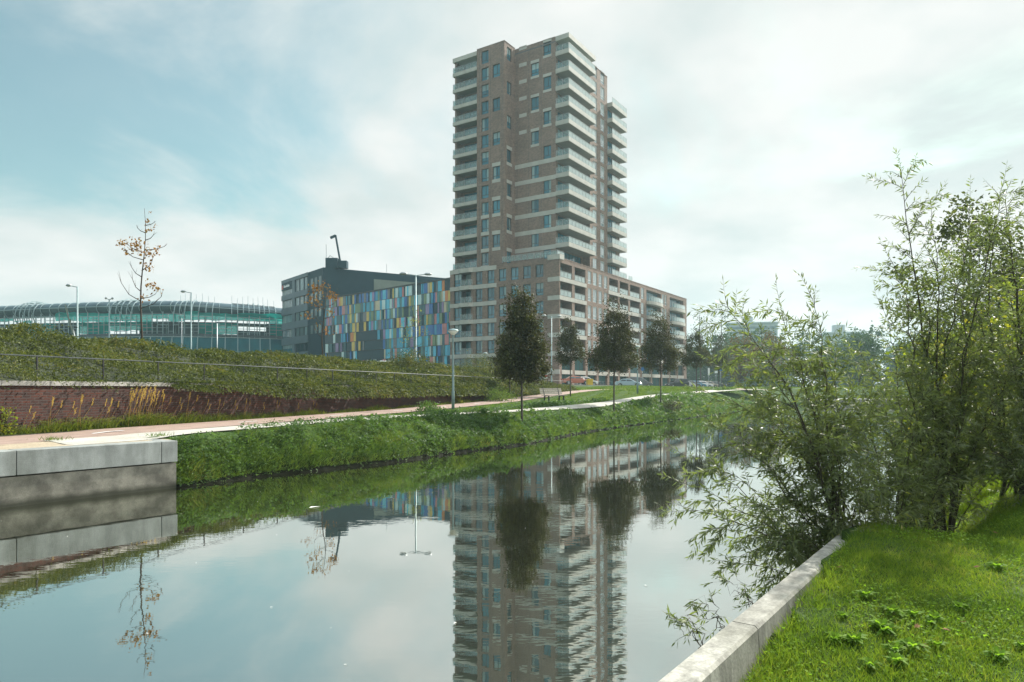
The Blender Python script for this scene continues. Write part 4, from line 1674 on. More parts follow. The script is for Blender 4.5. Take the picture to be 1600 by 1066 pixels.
def arm_lamp(label, loc, h, arms, rz, group=None, m='lamp post paint'):
    t = thing('street_light', label, 'street light', loc, rz, group)
    mb = MB()
    mb.lathe([(0.11, -0.5), (0.11, 1.2), (0.085, 1.25), (0.06, h)], 10)
    mb.build('pole', m, t, True)
    for s, L in arms:
        mb = MB()
        mb.bar((0, 0, h - 0.06), (s * L * 0.62, 0, h + 0.05), 0.06)
        a = mb.build('arm', m, t)
        mb = MB()
        x0, x1 = s * L * 0.6, s * L * 1.15
        zc = h + 0.07
        pts = [(x0, 0, zc), (x0 + (x1 - x0) * .3, 0, zc + .03), (x0 + (x1 - x0) * .7, 0, zc + .03), (x1, 0, zc)]
        mb.tube(pts, [0.05, 0.13, 0.13, 0.04], 8)
        mb.build('lamp_head', 'galvanised steel', a, True)
    return t


arm_lamp('tall double armed street light in front of the coloured facade', (-8.6, 61, 2.3), 10.1, ((-1, 1.25), (1, 1.25)), 0.15, 'double armed street lights')
arm_lamp('tall double armed street light in front of the corner of the apartment block', (5.5, 95, 2.4), 9.9, ((-1, 1.3), (1, 1.3)), 0.3, 'double armed street lights')
arm_lamp('single armed street light farthest left, beside the tilted board', (-38.2, 60, 2.2), 9.0, ((-1, 0.8),), 0.2, 'street lights before the hall')
arm_lamp('thin street light with a short head halfway along the netted hall', (-41.3, 70, 2.2), 9.2, ((-1, 0.35), (1, 0.35)), 0.2, 'street lights before the hall')
arm_lamp('single armed street light right of the thin autumn tree', (-32.9, 70, 2.2), 9.9, ((-1, 0.9),), 0.1, 'street lights before the hall')
for (lab, x, y, h) in (('plain slim grey pole before the netted hall, left of the armed street light', -45, 93, 9.6),
                       ('plain slim grey pole before the netted hall, nearer the office block', -43.2, 100, 9.6)):
    mb = MB()
    mb.lathe([(0.09, -0.5), (0.09, h * .5), (0.06, h)], 8)
    o = tag(mb.build('pole', 'galvanised steel', None, True), lab, 'pole', 'slim poles')
    o.location = (x, y, 2.2)

# tilted board seen from behind
t = thing('billboard', 'tilted grey board on a leaning post, seen from behind, beside a street light', 'board', (-23.55, 38, 2.2), R(-58))
t.rotation_euler = (R(13), R(-7), R(-58))
mb = MB()
mb.tube([(0, 0, -0.4), (0, 0, 3.4)], 0.045, 8)
mb.build('post', 'galvanised steel', t, True)
mb = MB()
mb.box(-0.55, 0.55, -0.06, -0.02, 3.1, 4.75)
for z in (3.3, 3.9, 4.5):
    mb.box(-0.53, 0.53, -0.02, 0.02, z - .03, z + .03)
mb.build('board', 'sign back', t)

# ------------------------------------------------------------------ bench
t = thing('park_bench', 'weathered wooden slatted bench on the grass strip between the two paths', 'bench', (2.75, 45.2, lz(2.75, 45.2)), R(38))
sl = MB()
for k in range(5):
    sl.box(-0.95, 0.95, -0.34 + k * 0.10, -0.26 + k * 0.10, 0.44, 0.475)
sl.build('seat', 'bench wood', t)
sl = MB()
for k in range(4):
    z = 0.56 + k * 0.105
    y = 0.20 + (z - 0.5) * 0.32
    sl.obox((0, y, z), (0.95, 0, 0), (0, 0.014, 0.0), (0, 0.014, 0.043))
sl.build('backrest', 'bench wood', t)
for s in (-0.65, 0.65):
    lg = MB()
    lg.bar((s, -0.30, 0.435), (s, 0.16, 0.41), 0.06, 0, 0.05)
    lg.bar((s, -0.26, 0.42), (s, -0.30, -0.1), 0.07)
    lg.bar((s, 0.14, 0.40), (s, 0.22, -0.1), 0.07)
    lg.bar((s, 0.16, 0.42), (s, 0.37, 0.98), 0.05)
    lg.build('leg', 'black steel', t)


# ------------------------------------------------------------------ cars
def car_paint(name, col):
    m, nt, b = nmat(name)
    b.inputs['Base Color'].default_value = (*col, 1)
    b.inputs['Roughness'].default_value = 0.28
    b.inputs['Coat Weight'].default_value = 0.6
    b.inputs['Coat Roughness'].default_value = 0.08
    return name


for n_, c_ in (('black paint', (0.012, 0.016, 0.016)), ('silver paint', (0.45, 0.47, 0.47)), ('blue paint', (0.05, 0.20, 0.30)), ('white paint', (0.7, 0.71, 0.70)),
               ('orange paint', (0.40, 0.095, 0.04)), ('dark grey paint', (0.05, 0.06, 0.065)), ('light blue paint', (0.30, 0.42, 0.46)), ('sand paint', (0.33, 0.29, 0.22))):
    car_paint(n_, c_)
m, nt, b = nmat('car glass')
b.inputs['Base Color'].default_value = (0.03, 0.04, 0.045, 1)
b.inputs['Roughness'].default_value = 0.05
b.inputs['IOR'].default_value = 1.9
m, nt, b = nmat('lamp red')
b.inputs['Base Color'].default_value = (0.35, 0.02, 0.015, 1)
b.inputs['Roughness'].default_value = 0.2

CARP = {   # side outlines: x forward, z up; body below the waist, cabin above
    'hatch': dict(L=4.0, W=1.72, body=[(-2.0, .35), (-2.02, .75), (-1.9, .98), (0.75, .95), (1.75, .78), (2.0, .6), (2.02, .32)], cab=[(-1.88, .97), (-1.55, 1.42), (-0.3, 1.5), (0.35, 1.43), (1.15, .94)]),
    'estate': dict(L=4.6, W=1.78, body=[(-2.3, .35), (-2.32, .8), (-2.2, 1.0), (0.9, .96), (2.0, .8), (2.3, .62), (2.32, .32)], cab=[(-2.2, .99), (-1.95, 1.42), (-0.4, 1.5), (0.3, 1.44), (1.25, .95)]),
    'van': dict(L=4.3, W=1.82, body=[(-2.12, .38), (-2.15, .85), (-2.1, 1.08), (1.05, 1.05), (1.8, .92), (2.12, .68), (2.14, .35)], cab=[(-2.1, 1.07), (-1.98, 1.78), (-0.4, 1.84), (0.3, 1.76), (1.3, 1.04)]),
    'saloon': dict(L=4.5, W=1.76, body=[(-2.25, .38), (-2.27, .8), (-2.1, .98), (0.9, .95), (2.0, .78), (2.25, .6), (2.27, .32)], cab=[(-1.75, .97), (-1.0, 1.38), (-0.3, 1.43), (0.3, 1.38), (1.2, .94)]),
}


def make_car(kind, paint, label, loc, rz, group):
    C_ = CARP[kind]
    W2 = C_['W'] / 2
    t = thing('parked_car', label, 'car', loc, rz, group)

    def solid(prof, w_low, w_top, zl, zh, zb=None):
        mb = MB()
        n = len(prof)
        vs = []
        for s in (-1, 1):
            for (x, z) in prof:
                f = (z - zl) / max(zh - zl, 1e-3)
                vs.append((x, s * (w_low + (w_top - w_low) * f), z))
        fs = [(k, (k + 1) % n, n + (k + 1) % n, n + k) for k in range(n)] + [tuple(range(n - 1, -1, -1)), tuple(range(n, 2 * n))]
        mb.add(vs, fs)
        return mb
    # wheel arches: the lower edge of the body steps up over the wheels
    wx = (-C_['L'] * .31, C_['L'] * .31)
    low = []
    for x0 in (wx[1], wx[0]):
        low += [(x0 + .40, .30), (x0 + .30, .58), (x0, .68), (x0 - .30, .58), (x0 - .40, .30)]
    body = solid(C_['body'] + low, W2, W2 * .96, .3, 1.0).build('body', paint, t)
    md = body.modifiers.new('round', 'BEVEL')
    md.width = .06
    md.segments = 2
    md.limit_method = 'ANGLE'
    zs_ = [p[1] for p in C_['cab']]
    cab = solid(C_['cab'], W2 * .93, W2 * .72, min(zs_), max(zs_)).build('roof', paint, body)
    md = cab.modifiers.new('round', 'BEVEL')
    md.width = .07
    md.segments = 2
    # glass: side windows, windscreen and rear window stand 6 mm proud of the cabin
    gl = MB()
    zlo, zhi = min(zs_) + .07, max(zs_) - .13

    def xat(z, front):
        pts = C_['cab']
        seg = (pts[:3] if not front else pts[2:][::-1])
        return float(np.interp(z, [p[1] for p in seg], [p[0] for p in seg]))

    def yat(z):
        f = (z - min(zs_)) / (max(zs_) - min(zs_))
        return W2 * (.93 + (.72 - .93) * f)
    for s in (-1, 1):
        cuts = [0.08, 0.46, 0.5, 0.92]
        for a, b2 in ((cuts[0], cuts[1]), (cuts[2], cuts[3])):
            q = []
            for (u, z) in ((a, zlo), (b2, zlo), (b2, zhi), (a, zhi)):
                x0, x1 = xat(z, False), xat(z, True)
                q.append((x0 + (x1 - x0) * u, s * (yat(z) + .012), z))
            gl.add(q, [(0, 1, 2, 3)])
    for front in (False, True):
        o = .02 if front else -.02
        gl.add([(xat(zlo, front) + o, -yat(zlo) * .9, zlo), (xat(zlo, front) + o, yat(zlo) * .9, zlo), (xat(zhi, front) + o, yat(zhi) * .9, zhi + .01), (xat(zhi, front) + o, -yat(zhi) * .9, zhi + .01)], [(0, 1, 2, 3)])
    gl.build('window', 'car glass', t)
    for x0 in wx:
        for s in (-1, 1):
            w = MB()
            w.tube([(x0, s * (W2 - .20), .31), (x0, s * (W2 + .01), .31)], .31, 16)
            wo = w.build('wheel', 'tyre', t)
            r_ = MB()
            r_.tube([(x0, s * (W2 - .02), .31), (x0, s * (W2 + .022), .31)], .19, 12)
            r_.build('rim', 'galvanised steel', wo)
    fx, bx = C_['body'][-2][0], C_['body'][1][0]
    for s in (-1, 1):
        l = MB()
        l.box(fx - .10, fx + .025, s * W2 * .72 - .16, s * W2 * .72 + .16, .60, .74)
        l.build('headlight', 'sign white', t)
        l = MB()
        l.box(bx - .03, bx + .08, s * W2 * .8 - .09, s * W2 * .8 + .09, .72, .98)
        l.build('taillight', 'lamp red', t)
    return t


def blk(b2, a):
    x = 9.76 - 0.837 * a + 0.549 * b2
    y = 117 + 0.548 * a + 0.836 * b2
    return (x, y, lz(x, y) + 0.04)


GC = 'cars parked in front of the apartment block'
for kind, paint, b2, a, rz, lab in (('van', 'black paint', 25.5, -10, 15, 'tall black van like car, largest of the parked row by the block'),
                                    ('estate', 'silver paint', 29.6, -10, 15, 'silver car parked between the tall black car and a dark grey one'),
                                    ('hatch', 'dark grey paint', 33.2, -10, 14, 'dark grey hatchback parked beside a blue car'),
                                    ('hatch', 'blue paint', 36.9, -10, 15, 'light blue hatchback in the middle of the parked row'),
                                    ('estate', 'white paint', 40.6, -10, 16, 'white estate car parked right of the blue hatchback'),
                                    ('hatch', 'sand paint', 45.2, -10, 15, 'sand coloured hatchback parked near the right end of the row'),
                                    ('estate', 'dark grey paint', 50.5, -10, 12, 'dark estate car last on the right of the parked row'),
                                    ('saloon', 'light blue paint', 4.6, -9, -14, 'pale silver blue saloon parked by the pillars of the block'),
                                    ('van', 'dark grey paint', 9.2, -9, 10, 'dark upright car parked next to the pale saloon')):
    make_car(kind, paint, lab, blk(b2, a), R(rz + 180 if kind == 'van' and a == -10 else rz), GC)
make_car('saloon', 'orange paint', 'orange red saloon parked at the corner of the apartment block', blk(-6.0, -4.6), R(6), GC)
make_car('hatch', 'white paint', 'white hatchback just behind the orange red saloon', blk(-2.2, -4.2), R(20), GC)
make_car('van', 'white paint', 'white van beyond the bushes in front of the coloured facade', (-17.2, 88, 4.0), R(185), GC)


# ------------------------------------------------------------------ bicycles, signs, box
def make_bike(label, loc, rz):
    t = thing('bicycle', label, 'bicycle', loc, rz, 'bicycles parked before the block')
    fr = MB()
    for p, q in (((-.5, 0, .34), (-.05, 0, .30)), ((-.05, 0, .30), (.38, 0, .78)), ((-.05, 0, .30), (-.22, 0, .85)), ((-.2, 0, .74), (.36, 0, .80)), ((-.5, 0, .34), (-.2, 0, .72)), ((.36, 0, .9), (.55, 0, .34))):
        fr.bar(p, q, .035)
    fr.build('frame', 'black steel', t)
    for x in (-.5, .55):
        w = MB()
        pts = [(x + .33 * math.cos(2 * PI * k / 16), 0, .34 + .33 * math.sin(2 * PI * k / 16)) for k in range(17)]
        w.tube(pts, .02, 5, 0, False)
        for k in range(6):
            w.bar((x, 0, .34), (x + .32 * math.cos(k * PI / 3), 0, .34 + .32 * math.sin(k * PI / 3)), .006)
        w.build('wheel', 'tyre', t)
    h = MB()
    h.bar((.33, -.28, 1.02), (.33, .28, 1.02), .03)
    h.bar((.36, 0, .85), (.33, 0, 1.02), .03)
    h.build('handlebar', 'galvanised steel', t)
    h = MB()
    h.box(-.36, -.10, -.07, .07, .86, .93)
    h.build('saddle', 'tyre', t)
    return t


bike0 = make_bike('black bicycle at the left end of the parked row', blk(0.8, -3.4), R(100))
for k, (b2, lab) in enumerate(((1.6, 'black bicycle second from the left in the parked row'), (2.5, 'black bicycle third from the left in the parked row'), (3.5, 'black bicycle fourth from the left in the parked row'),
                               (4.3, 'black bicycle fifth from the left in the parked row'), (5.3, 'black bicycle sixth from the left in the parked row'), (6.3, 'black bicycle at the right end of the parked row'))):
    dup(bike0, lab, blk(b2, -3.4 - 0.2 * (k % 2)), R(94 + 9 * (k % 3)))

x, y = 11.9, 104.5
t = thing('grit_box', 'yellow plastic box on the grass left of the parked bicycles', 'box', (x, y, lz(x, y)), 0.3)
mb = MB()
mb.prism([(-.42, -.3), (.42, -.3), (.45, .3), (-.45, .3)], -0.1, 0.75)
mb.build('bin', 'yellow plastic', t)
mb = MB()
mb.prism([(-.5, -.36), (.5, -.36), (.5, .36), (-.5, .36)], 0.76, 0.84)
mb.prism([(-.4, -.28), (.4, -.28), (.36, .22), (-.36, .22)], 0.842, 0.95)
mb.build('lid', 'yellow plastic', t)

for lab, x, y, h, wd, hg, mat, shape in (('small blue road sign on a post left of the willow tips', 33.6, 110, 3.0, .62, .55, 'sign blue', 'rect'),
                                         ('narrow white upright sign before the far woods', 34.6, 120, 2.9, .34, 1.3, 'sign white', 'rect'),
                                         ('small white sign on a post just left of the blue road sign', 33.2, 111, 2.6, .5, .4, 'sign white', 'rect'),
                                         ('round blue sign on a post before the pillars of the block', 17.6, 92, 2.6, .55, .55, 'sign blue', 'round'),
                                         ('red and white marker sign above the end of the hedge', 3.9, 81, 1.6, .62, .62, 'sign white', 'band')):
    z = lz(x, y)
    t = thing('road_sign', lab, 'sign', (x, y, z), 0.1)
    mb = MB()
    mb.tube([(0, 0.05, -0.3), (0, 0.05, h + .1)], .035, 8)
    mb.build('post', 'galvanised steel', t, True)
    mb = MB()
    if shape == 'round':
        mb.tube([(0, -.01, h), (0, .012, h)], wd / 2, 20)
    else:
        mb.box(-wd / 2, wd / 2, -.012, .012, h - hg / 2, h + hg / 2)
    if shape == 'band':
        mb.box(-wd / 2, wd / 2, -.016, -.0125, h - .1, h + .1, 1)
    mb.build('plate', [mat, 'sign red'], t)

# ------------------------------------------------------------------ trees
def crown_leaves(n, z0, z1, prof, size, clumps, spread=0.22, droop=0.3, seed=1, elong=0.55, hollow=0.5):
    """leaves gathered in clumps through a crown of revolution; prof: [(h, r)]"""
    g = np.random.default_rng(seed)
    hs, rs = zip(*prof)
    k = clumps
    h = g.uniform(0, 1, k * 4)
    keep = g.uniform(0, 1, k * 4) < (np.interp(h, hs, rs) / max(rs)) ** 1.4 + 0.04
    h = h[keep][:k]
    k = len(h)
    ang = g.uniform(0, 2 * PI, k)
    rr_ = np.interp(h, hs, rs) * g.uniform(hollow ** 2, 1, k) ** 0.5 * g.uniform(0.86, 1.10, k)
    c = np.stack([rr_ * np.cos(ang), rr_ * np.sin(ang), z0 + (z1 - z0) * h], 1)
    which = g.integers(0, k, n)
    sc = spread * g.uniform(0.6, 1.3, k)
    off = g.normal(size=(n, 3)) * sc[which][:, None] * np.array([1, 1, 0.8])
    pos = c[which] + off
    out = unit(pos * np.array([1, 1, 0]) + 1e-3) * 0.7
    ax = unit(out + g.normal(size=(n, 3)) * 0.7 + np.array([0, 0, -droop]))
    sd = unit(np.cross(ax, unit(g.normal(size=(n, 3)))))
    L = size * g.uniform(0.6, 1.3, n)
    return leaf_verts(pos, ax, sd, L, L * elong), c


def trunk_mb(h, r, crown0, clumps, nb, seed, wob=0.02, top_r=0.15):
    g = random.Random(seed)
    mb = MB()
    pts, rad = [], []
    for i in range(9):
        t = i / 8
        pts.append((wob * h * math.sin(t * 4 + seed) * t, wob * h * math.cos(t * 3 + seed * 2) * t * .7, -0.25 + (h + .25) * t))
        rad.append(r * (1 - t) ** 0.8 + r * top_r * t)
    mb.tube(pts, rad, 8)
    order = list(range(len(clumps)))
    g.shuffle(order)
    for q in order[:nb]:
        e = Vector(clumps[q])
        zb = max(crown0 * 0.95, e.z - 0.35 * math.hypot(e.x, e.y) - 0.25)
        zb = min(zb, h * 0.93)
        t = (zb + .25) / (h + .25)
        i = min(7, int(t * 8))
        f = t * 8 - i
        b = Vector(pts[i]).lerp(Vector(pts[i + 1]), f)
        mid = b.lerp(e, .5) + Vector((0, 0, .06 * (e - b).length))
        rb = rad[i] * .45
        mb.tube([b, mid, e], [rb, rb * .6, rb * .2], 5)
    return mb


MAPLE = [(0, .45), (.1, .9), (.25, 1.0), (.42, .86), (.6, .6), (.78, .33), (.92, .13), (1, .03)]
GT = 'young dark leaved trees along the paths'
PRO = np.random.default_rng(77)
avenue = [   # x, y, base z drop, height, crown bottom, radius, label
    (0.42, 28.9, 5.65, 1.75, 1.10, 'dark leaved young tree on the bank, nearest and fullest of the row'),
    (-0.15, 50.0, 5.9, 2.2, 1.25, 'dark leaved young tree half hidden behind the nearest one'),
    (4.75, 55.5, 6.5, 2.6, 1.25, 'small dark leaved tree behind the bench by the red path'),
    (6.15, 41.2, 6.75, 2.55, 1.45, 'broad dark leaved tree on the bank in the middle of the row'),
    (10.95, 50.3, 6.75, 2.5, 1.5, 'dark leaved tree on the bank in front of the wing'),
    (17.7, 65.5, 6.2, 2.5, 1.35, 'dark leaved tree on the bank just before the end of the wing'),
    (25.9, 85.5, 7.1, 2.4, 1.4, 'farthest dark leaved tree, before the woods at the right end of the row'),
]
for i, (x, y, h, c0, r, lab) in enumerate(avenue):
    t = thing('maple_tree', lab, 'tree', (x, y, lz(x, y)), 0, GT)
    nl = (19000, 8000, 10000, 17000, 14500, 10500, 8000)[i]
    pw = (.85, 1.1, 1.0, 1.25, .95, 1.1, 1.0)[i]
    lv, cl = crown_leaves(nl, c0, h, [(a ** pw, b * r * PRO.uniform(.84, 1.12)) for a, b in MAPLE], 0.12, (120, 70, 80, 105, 95, 80, 70)[i], 0.215 * r / 1.25, 0.5, 20 + i, .5, .45)
    lean_ = PRO.uniform(-.10, .10, 2)
    lv[:, 0] += lean_[0] * (lv[:, 2] - c0) ** 1.0 * .6
    lv[:, 1] += lean_[1] * (lv[:, 2] - c0) * .6
    link('crown', np_mesh('crown', lv, 4, ['maple leaf']), t)
    trunk_mb(h - 0.25, 0.055, c0, cl, 40, i + 3, 0.008).build('trunk', 'bark', t, True)

# two thin autumn trees on the embankment and one before the coloured facade


def thin_tree(label, loc, h, branches, clusters, seed, mat='autumn leaf', size=.13, r=0.045, group='thin autumn trees'):
    t = thing('thin_tree', label, 'tree', loc, 0, group)
    mb = MB()
    g = random.Random(seed)
    pts = [(0.14 * math.sin(k * .8 + seed) * k / 10 + 0.03 * k * .1 * 8 * .35, 0.05 * math.cos(k), -0.4 + (h + .4) * k / 10) for k in range(11)]
    mb.tube(pts, [r * (1 - k / 10) + .006 for k in range(11)], 7)
    ends = []
    for (z, dx, dz) in branches:
        k = min(9, (z + .4) / (h + .4) * 10)
        b = Vector(pts[int(k)]).lerp(Vector(pts[int(k) + 1]), k - int(k))
        dy = g.uniform(-.35, .35)
        e = b + Vector((dx, dy, dz))
        m1 = b + Vector((dx * .55, dy * .5, dz * .22))
        m2 = b + Vector((dx * .9, dy * .8, dz * .6))
        mb.tube([b, m1, m2, e], [.02, .014, .010, .004], 5)
        for q in (m1, m2):
            s = q + Vector((dx * .15 + g.uniform(-.1, .1), g.uniform(-.2, .2), abs(dz) * .35))
            mb.tube([q, s], [.008, .003], 4)
    mb.build('trunk', 'bark', t, True)
    P = []
    for (x, z, n, sp) in clusters:
        P.append(np.stack([rng.normal(x, sp, n), rng.normal(0, sp, n), rng.normal(z, sp * .7, n)], 1))
    P = np.concatenate(P)
    ax = unit(rng.normal(size=P.shape) * .7 + np.array([0, 0, -.6]))
    L = size * rng.uniform(.6, 1.25, len(P))
    link('crown', np_mesh('crown', leaf_verts(P, ax, side_of(ax), L, L * .6), 4, [mat]), t)
    return t


thin_tree('tall thin tree on the embankment with a few rust brown leaves, before the netted hall', (-15.2, 28, 3.6), 6.0,
          [(2.2, -.75, 1.2), (1.9, .95, .8), (2.6, -.5, .9), (2.3, .6, .35), (3.2, -.3, .6), (3.5, .45, .5), (3.9, -.7, .5), (4.2, -.55, .4), (4.3, .75, .35), (4.7, .3, .4), (5.0, -.3, .3), (5.3, .35, .2)],
          [(-.75, 4.62, 26, .12), (-.55, 4.3, 18, .14), (-.15, 4.55, 60, .2), (0.0, 4.35, 40, .2), (.45, 4.2, 36, .16), (.65, 4.35, 16, .12), (.3, 3.6, 30, .13), (.55, 2.75, 34, .14), (.35, 2.95, 18, .1), (.1, 2.35, 14, .08), (.3, 5.15, 14, .1), (.55, 5.35, 6, .06), (.2, 5.5, 10, .08), (.35, 5.85, 5, .05)], 1)
thin_tree('thin yellowing tree before the dark end of the office block', (-10.55, 38, 3.7), 4.4,
          [(1.4, -.5, .8), (1.6, .6, .7), (2.2, -.55, .6), (2.4, .5, .6), (2.9, -.5, .5), (3.1, .55, .4), (3.5, -.4, .4)],
          [(-.35, 4.1, 60, .24), (.0, 4.25, 50, .22), (-.55, 3.6, 60, .22), (.45, 3.75, 60, .22), (.7, 3.6, 40, .18), (-.3, 3.2, 40, .25), (-.75, 2.6, 26, .15), (.55, 2.8, 22, .2), (.1, 2.0, 16, .3), (.45, 1.7, 12, .2)], 2, size=.12)
thin_tree('small sparse yellow leaved tree beside the double armed light at the coloured facade', (-8.35, 58, 2.9), 6.4,
          [(2.6, -.6, .9), (2.9, .9, .6), (3.4, -.8, .8), (3.6, .7, .9), (4.2, -.5, .6), (4.5, .5, .7)],
          [(-.5, 4.6, 50, .4), (.1, 5.2, 46, .35), (.8, 4.1, 36, .4), (-.6, 3.7, 26, .4), (.3, 6.0, 20, .2)], 3, 'yellow green leaf', .14)


# pale leaved shrubs on the crest, and a leafy bush by the lamp
def shrub(label, loc, r, h, n, mat, size, cat='bush', seed=0, group=None, elong=.5):
    t = thing('bush', label, cat, loc, 0, group)
    lv, cl = crown_leaves(n, .05, h, [(0, r * .8), (.3, r), (.7, r * .75), (1, r * .25)], size, 40, r * .25, 0.1, 50 + seed, elong, .3)
    link('foliage', np_mesh('foliage', lv, 4, [mat]), t)
    mb = MB()
    for q in cl[:14]:
        mb.tube([(0, 0, -.1), (q[0] * .4, q[1] * .4, q[2] * .6), tuple(q)], [.018, .012, .004], 4)
    mb.build('stems', 'bark', t)
    return t


shrub('grey green bush with pale seed heads on the crest before the coloured facade', (-7.1, 46.5, 3.6), 1.3, 1.1, 3800, 'cotoneaster', .10, seed=1)
shrub('rounded olive bush on the crest left of the tower foot', (-3.0, 61, 3.6), 1.9, 1.3, 4200, 'cotoneaster', .11, seed=2)
shrub('low dark bush on the crest under the nearest dark tree', (-0.9, 66, 3.4), 1.8, 1.2, 3800, 'cotoneaster', .11, seed=3)
shrub('low leafy bush at the foot of the nearest path lamp', (-3.9, 31.8, 1.14), .55, .34, 900, 'dock leaf', .10, seed=4)
shrub('rounded green bush by the red path left of the bench', (-.85, 46.2, 1.36), 1.0, .75, 2200, 'bank grass', .09, seed=5)
shrub('dark leafy weed clump at the foot of a bank tree before the wing', (11.5, 49.0, .75), .75, .5, 1000, 'maple leaf', .10, seed=6)
P = []
for k in range(26):
    P.append(rng.normal([-7.1, 46.0, 4.45], [.7, .3, .3]))
P = np.array(P)
ax = rand_dirs(len(P))
o = link('seed_heads', np_mesh('seed_heads', leaf_verts(P, ax, side_of(ax), np.full(len(P), .10), np.full(len(P), .07)), 4, ['litter white']))
tag(o, 'pale seed heads scattered over the grey green bush on the crest', 'seed heads', None, 'stuff')

# ------------------------------------------------------------------ far woods and single trees before them
cs = []
gw_ = np.random.default_rng(3)
for k in range(150):
    u = gw_.uniform(0, 1)
    x = 52 + u * 235
    y = 212 + gw_.uniform(0, 60) + 12 * math.sin(u * 9)
    h = gw_.uniform(17, 21.5) * (1.0 - 0.22 * sstep(np.array((u - .25) / .6))) * (.9 if y < 225 else 1)
    cs.append((x, y, h))
LV = []
for (x, y, h) in cs:
    n = 1500
    lv, _ = crown_leaves(n, -0.5, h, [(0, 3.2), (.25, 4.6), (.55, 4.9), (.8, 3.4), (1, 1.0)], 1.0, 34, 1.15, 0.2, int(x * 7 + y), .75)
    LV.append(lv + np.array([x, y, 2.0]))
o = link('woods', np_mesh('woods', np.concatenate(LV), 4, ['far leaf']))
tag(o, 'hazy green mass of far woods behind the parked cars and the pond', 'woods', None, 'stuff')


def round_tree(label, x, y, h, r, c0, n, size, mat, seed, hollow=.5, group=None, trunk_r=.14, clumps=70, spread=.3):
    z = lz(x, y)
    t = thing('tree', label, 'tree', (x, y, z), 0, group)
    lv, cl = crown_leaves(n, c0, h, [(0, r * .55), (.25, r * .95), (.5, r), (.75, r * .75), (.92, r * .4), (1, r * .1)], size, clumps, r * spread * .55, .2, seed, .6, hollow)
    link('crown', np_mesh('crown', lv, 4, [mat]), t)
    trunk_mb(h * .93, trunk_r, c0, cl, 46, seed, .015).build('trunk', 'bark', t, True)
    return t


GF = 'single trees before the far woods'
round_tree('nearly bare tree rising above the woods right of the wing, left of two', 47.5, 172, 20.5, 3.4, 7, 800, .4, 'far leaf', 71, .2, GF, .22, 60)
round_tree('nearly bare tree rising above the woods right of the wing, right of two', 54.0, 176, 21.0, 3.4, 7, 700, .4, 'far leaf', 72, .2, GF, .22, 60)
round_tree('rust brown tree behind the right end of the parked cars', 41.5, 124, 9.5, 3.2, 1.5, 2600, .32, 'far autumn leaf', 73, .4, GF)
round_tree('brownish small tree before the woods right of the blue sign', 47.5, 126, 10.5, 3.4, 2, 2600, .32, 'far autumn leaf', 74, .4, GF)
round_tree('green rounded tree at the head of the pond', 60, 118, 9.5, 4.4, 1.2, 4200, .32, 'far leaf', 75, .4, GF)
round_tree('wide green tree on the far shore behind the willow', 74, 120, 11, 5.2, 1.2, 4600, .34, 'far leaf', 76, .4, GF)
round_tree('yellowing tree on the far shore right of the pond', 88, 116, 10.5, 4.8, 1.2, 4400, .32, 'yellow green leaf', 77, .4, GF)
round_tree('dark tree on the far shore at the right of the pond', 66, 150, 13, 5, 2, 4400, .36, 'far leaf', 78, .4, GF)
GR = 'trees on the near bank behind the willows'
round_tree('bushy green tree on the near bank behind the willows, left of the group', 30.5, 39.5, 6.6, 2.9, .6, 7500, .17, 'alder leaf', 81, .35, GR)
round_tree('yellow green tree on the near bank behind the willows, middle of the group', 27.0, 32.0, 5.9, 2.6, .5, 8500, .15, 'yellow green leaf', 82, .35, GR)
round_tree('tall green tree on the near bank at the right edge behind the willows', 34.0, 41.0, 8.4, 3.2, .8, 9000, .17, 'alder leaf', 83, .35, GR)
round_tree('low spreading yellow bush tree close behind the willows', 17.2, 22.5, 3.6, 2.2, .3, 7500, .12, 'yellow green leaf', 84, .3, GR)
round_tree('olive bush tree near the pond behind the willows', 22.0, 34.0, 4.0, 2.2, .3, 6500, .14, 'alder leaf', 86, .3, GR)
round_tree('leafy yellow green bush just behind the willow stems, left of two', 6.9, 10.2, 2.1, 1.1, .1, 4200, .085, 'yellow green leaf', 87, .3, GR, .03)
round_tree('leafy green bush just behind the willow stems, right of two', 9.0, 11.6, 2.9, 1.5, .1, 6000, .09, 'yellow green leaf', 88, .3, GR, .04)
round_tree('wide green tree on the near bank at the right edge, lower than the tall one', 25.5, 33.0, 7.6, 3.4, .6, 9000, .16, 'alder leaf', 89, .35, GR)
round_tree('tall dark thin crowned tree silhouetted behind the tallest willow', 12.3, 18.4, 5.9, 1.7, 2.3, 5200, .115, 'alder leaf', 85, .25, GR, .07, 26, .30)


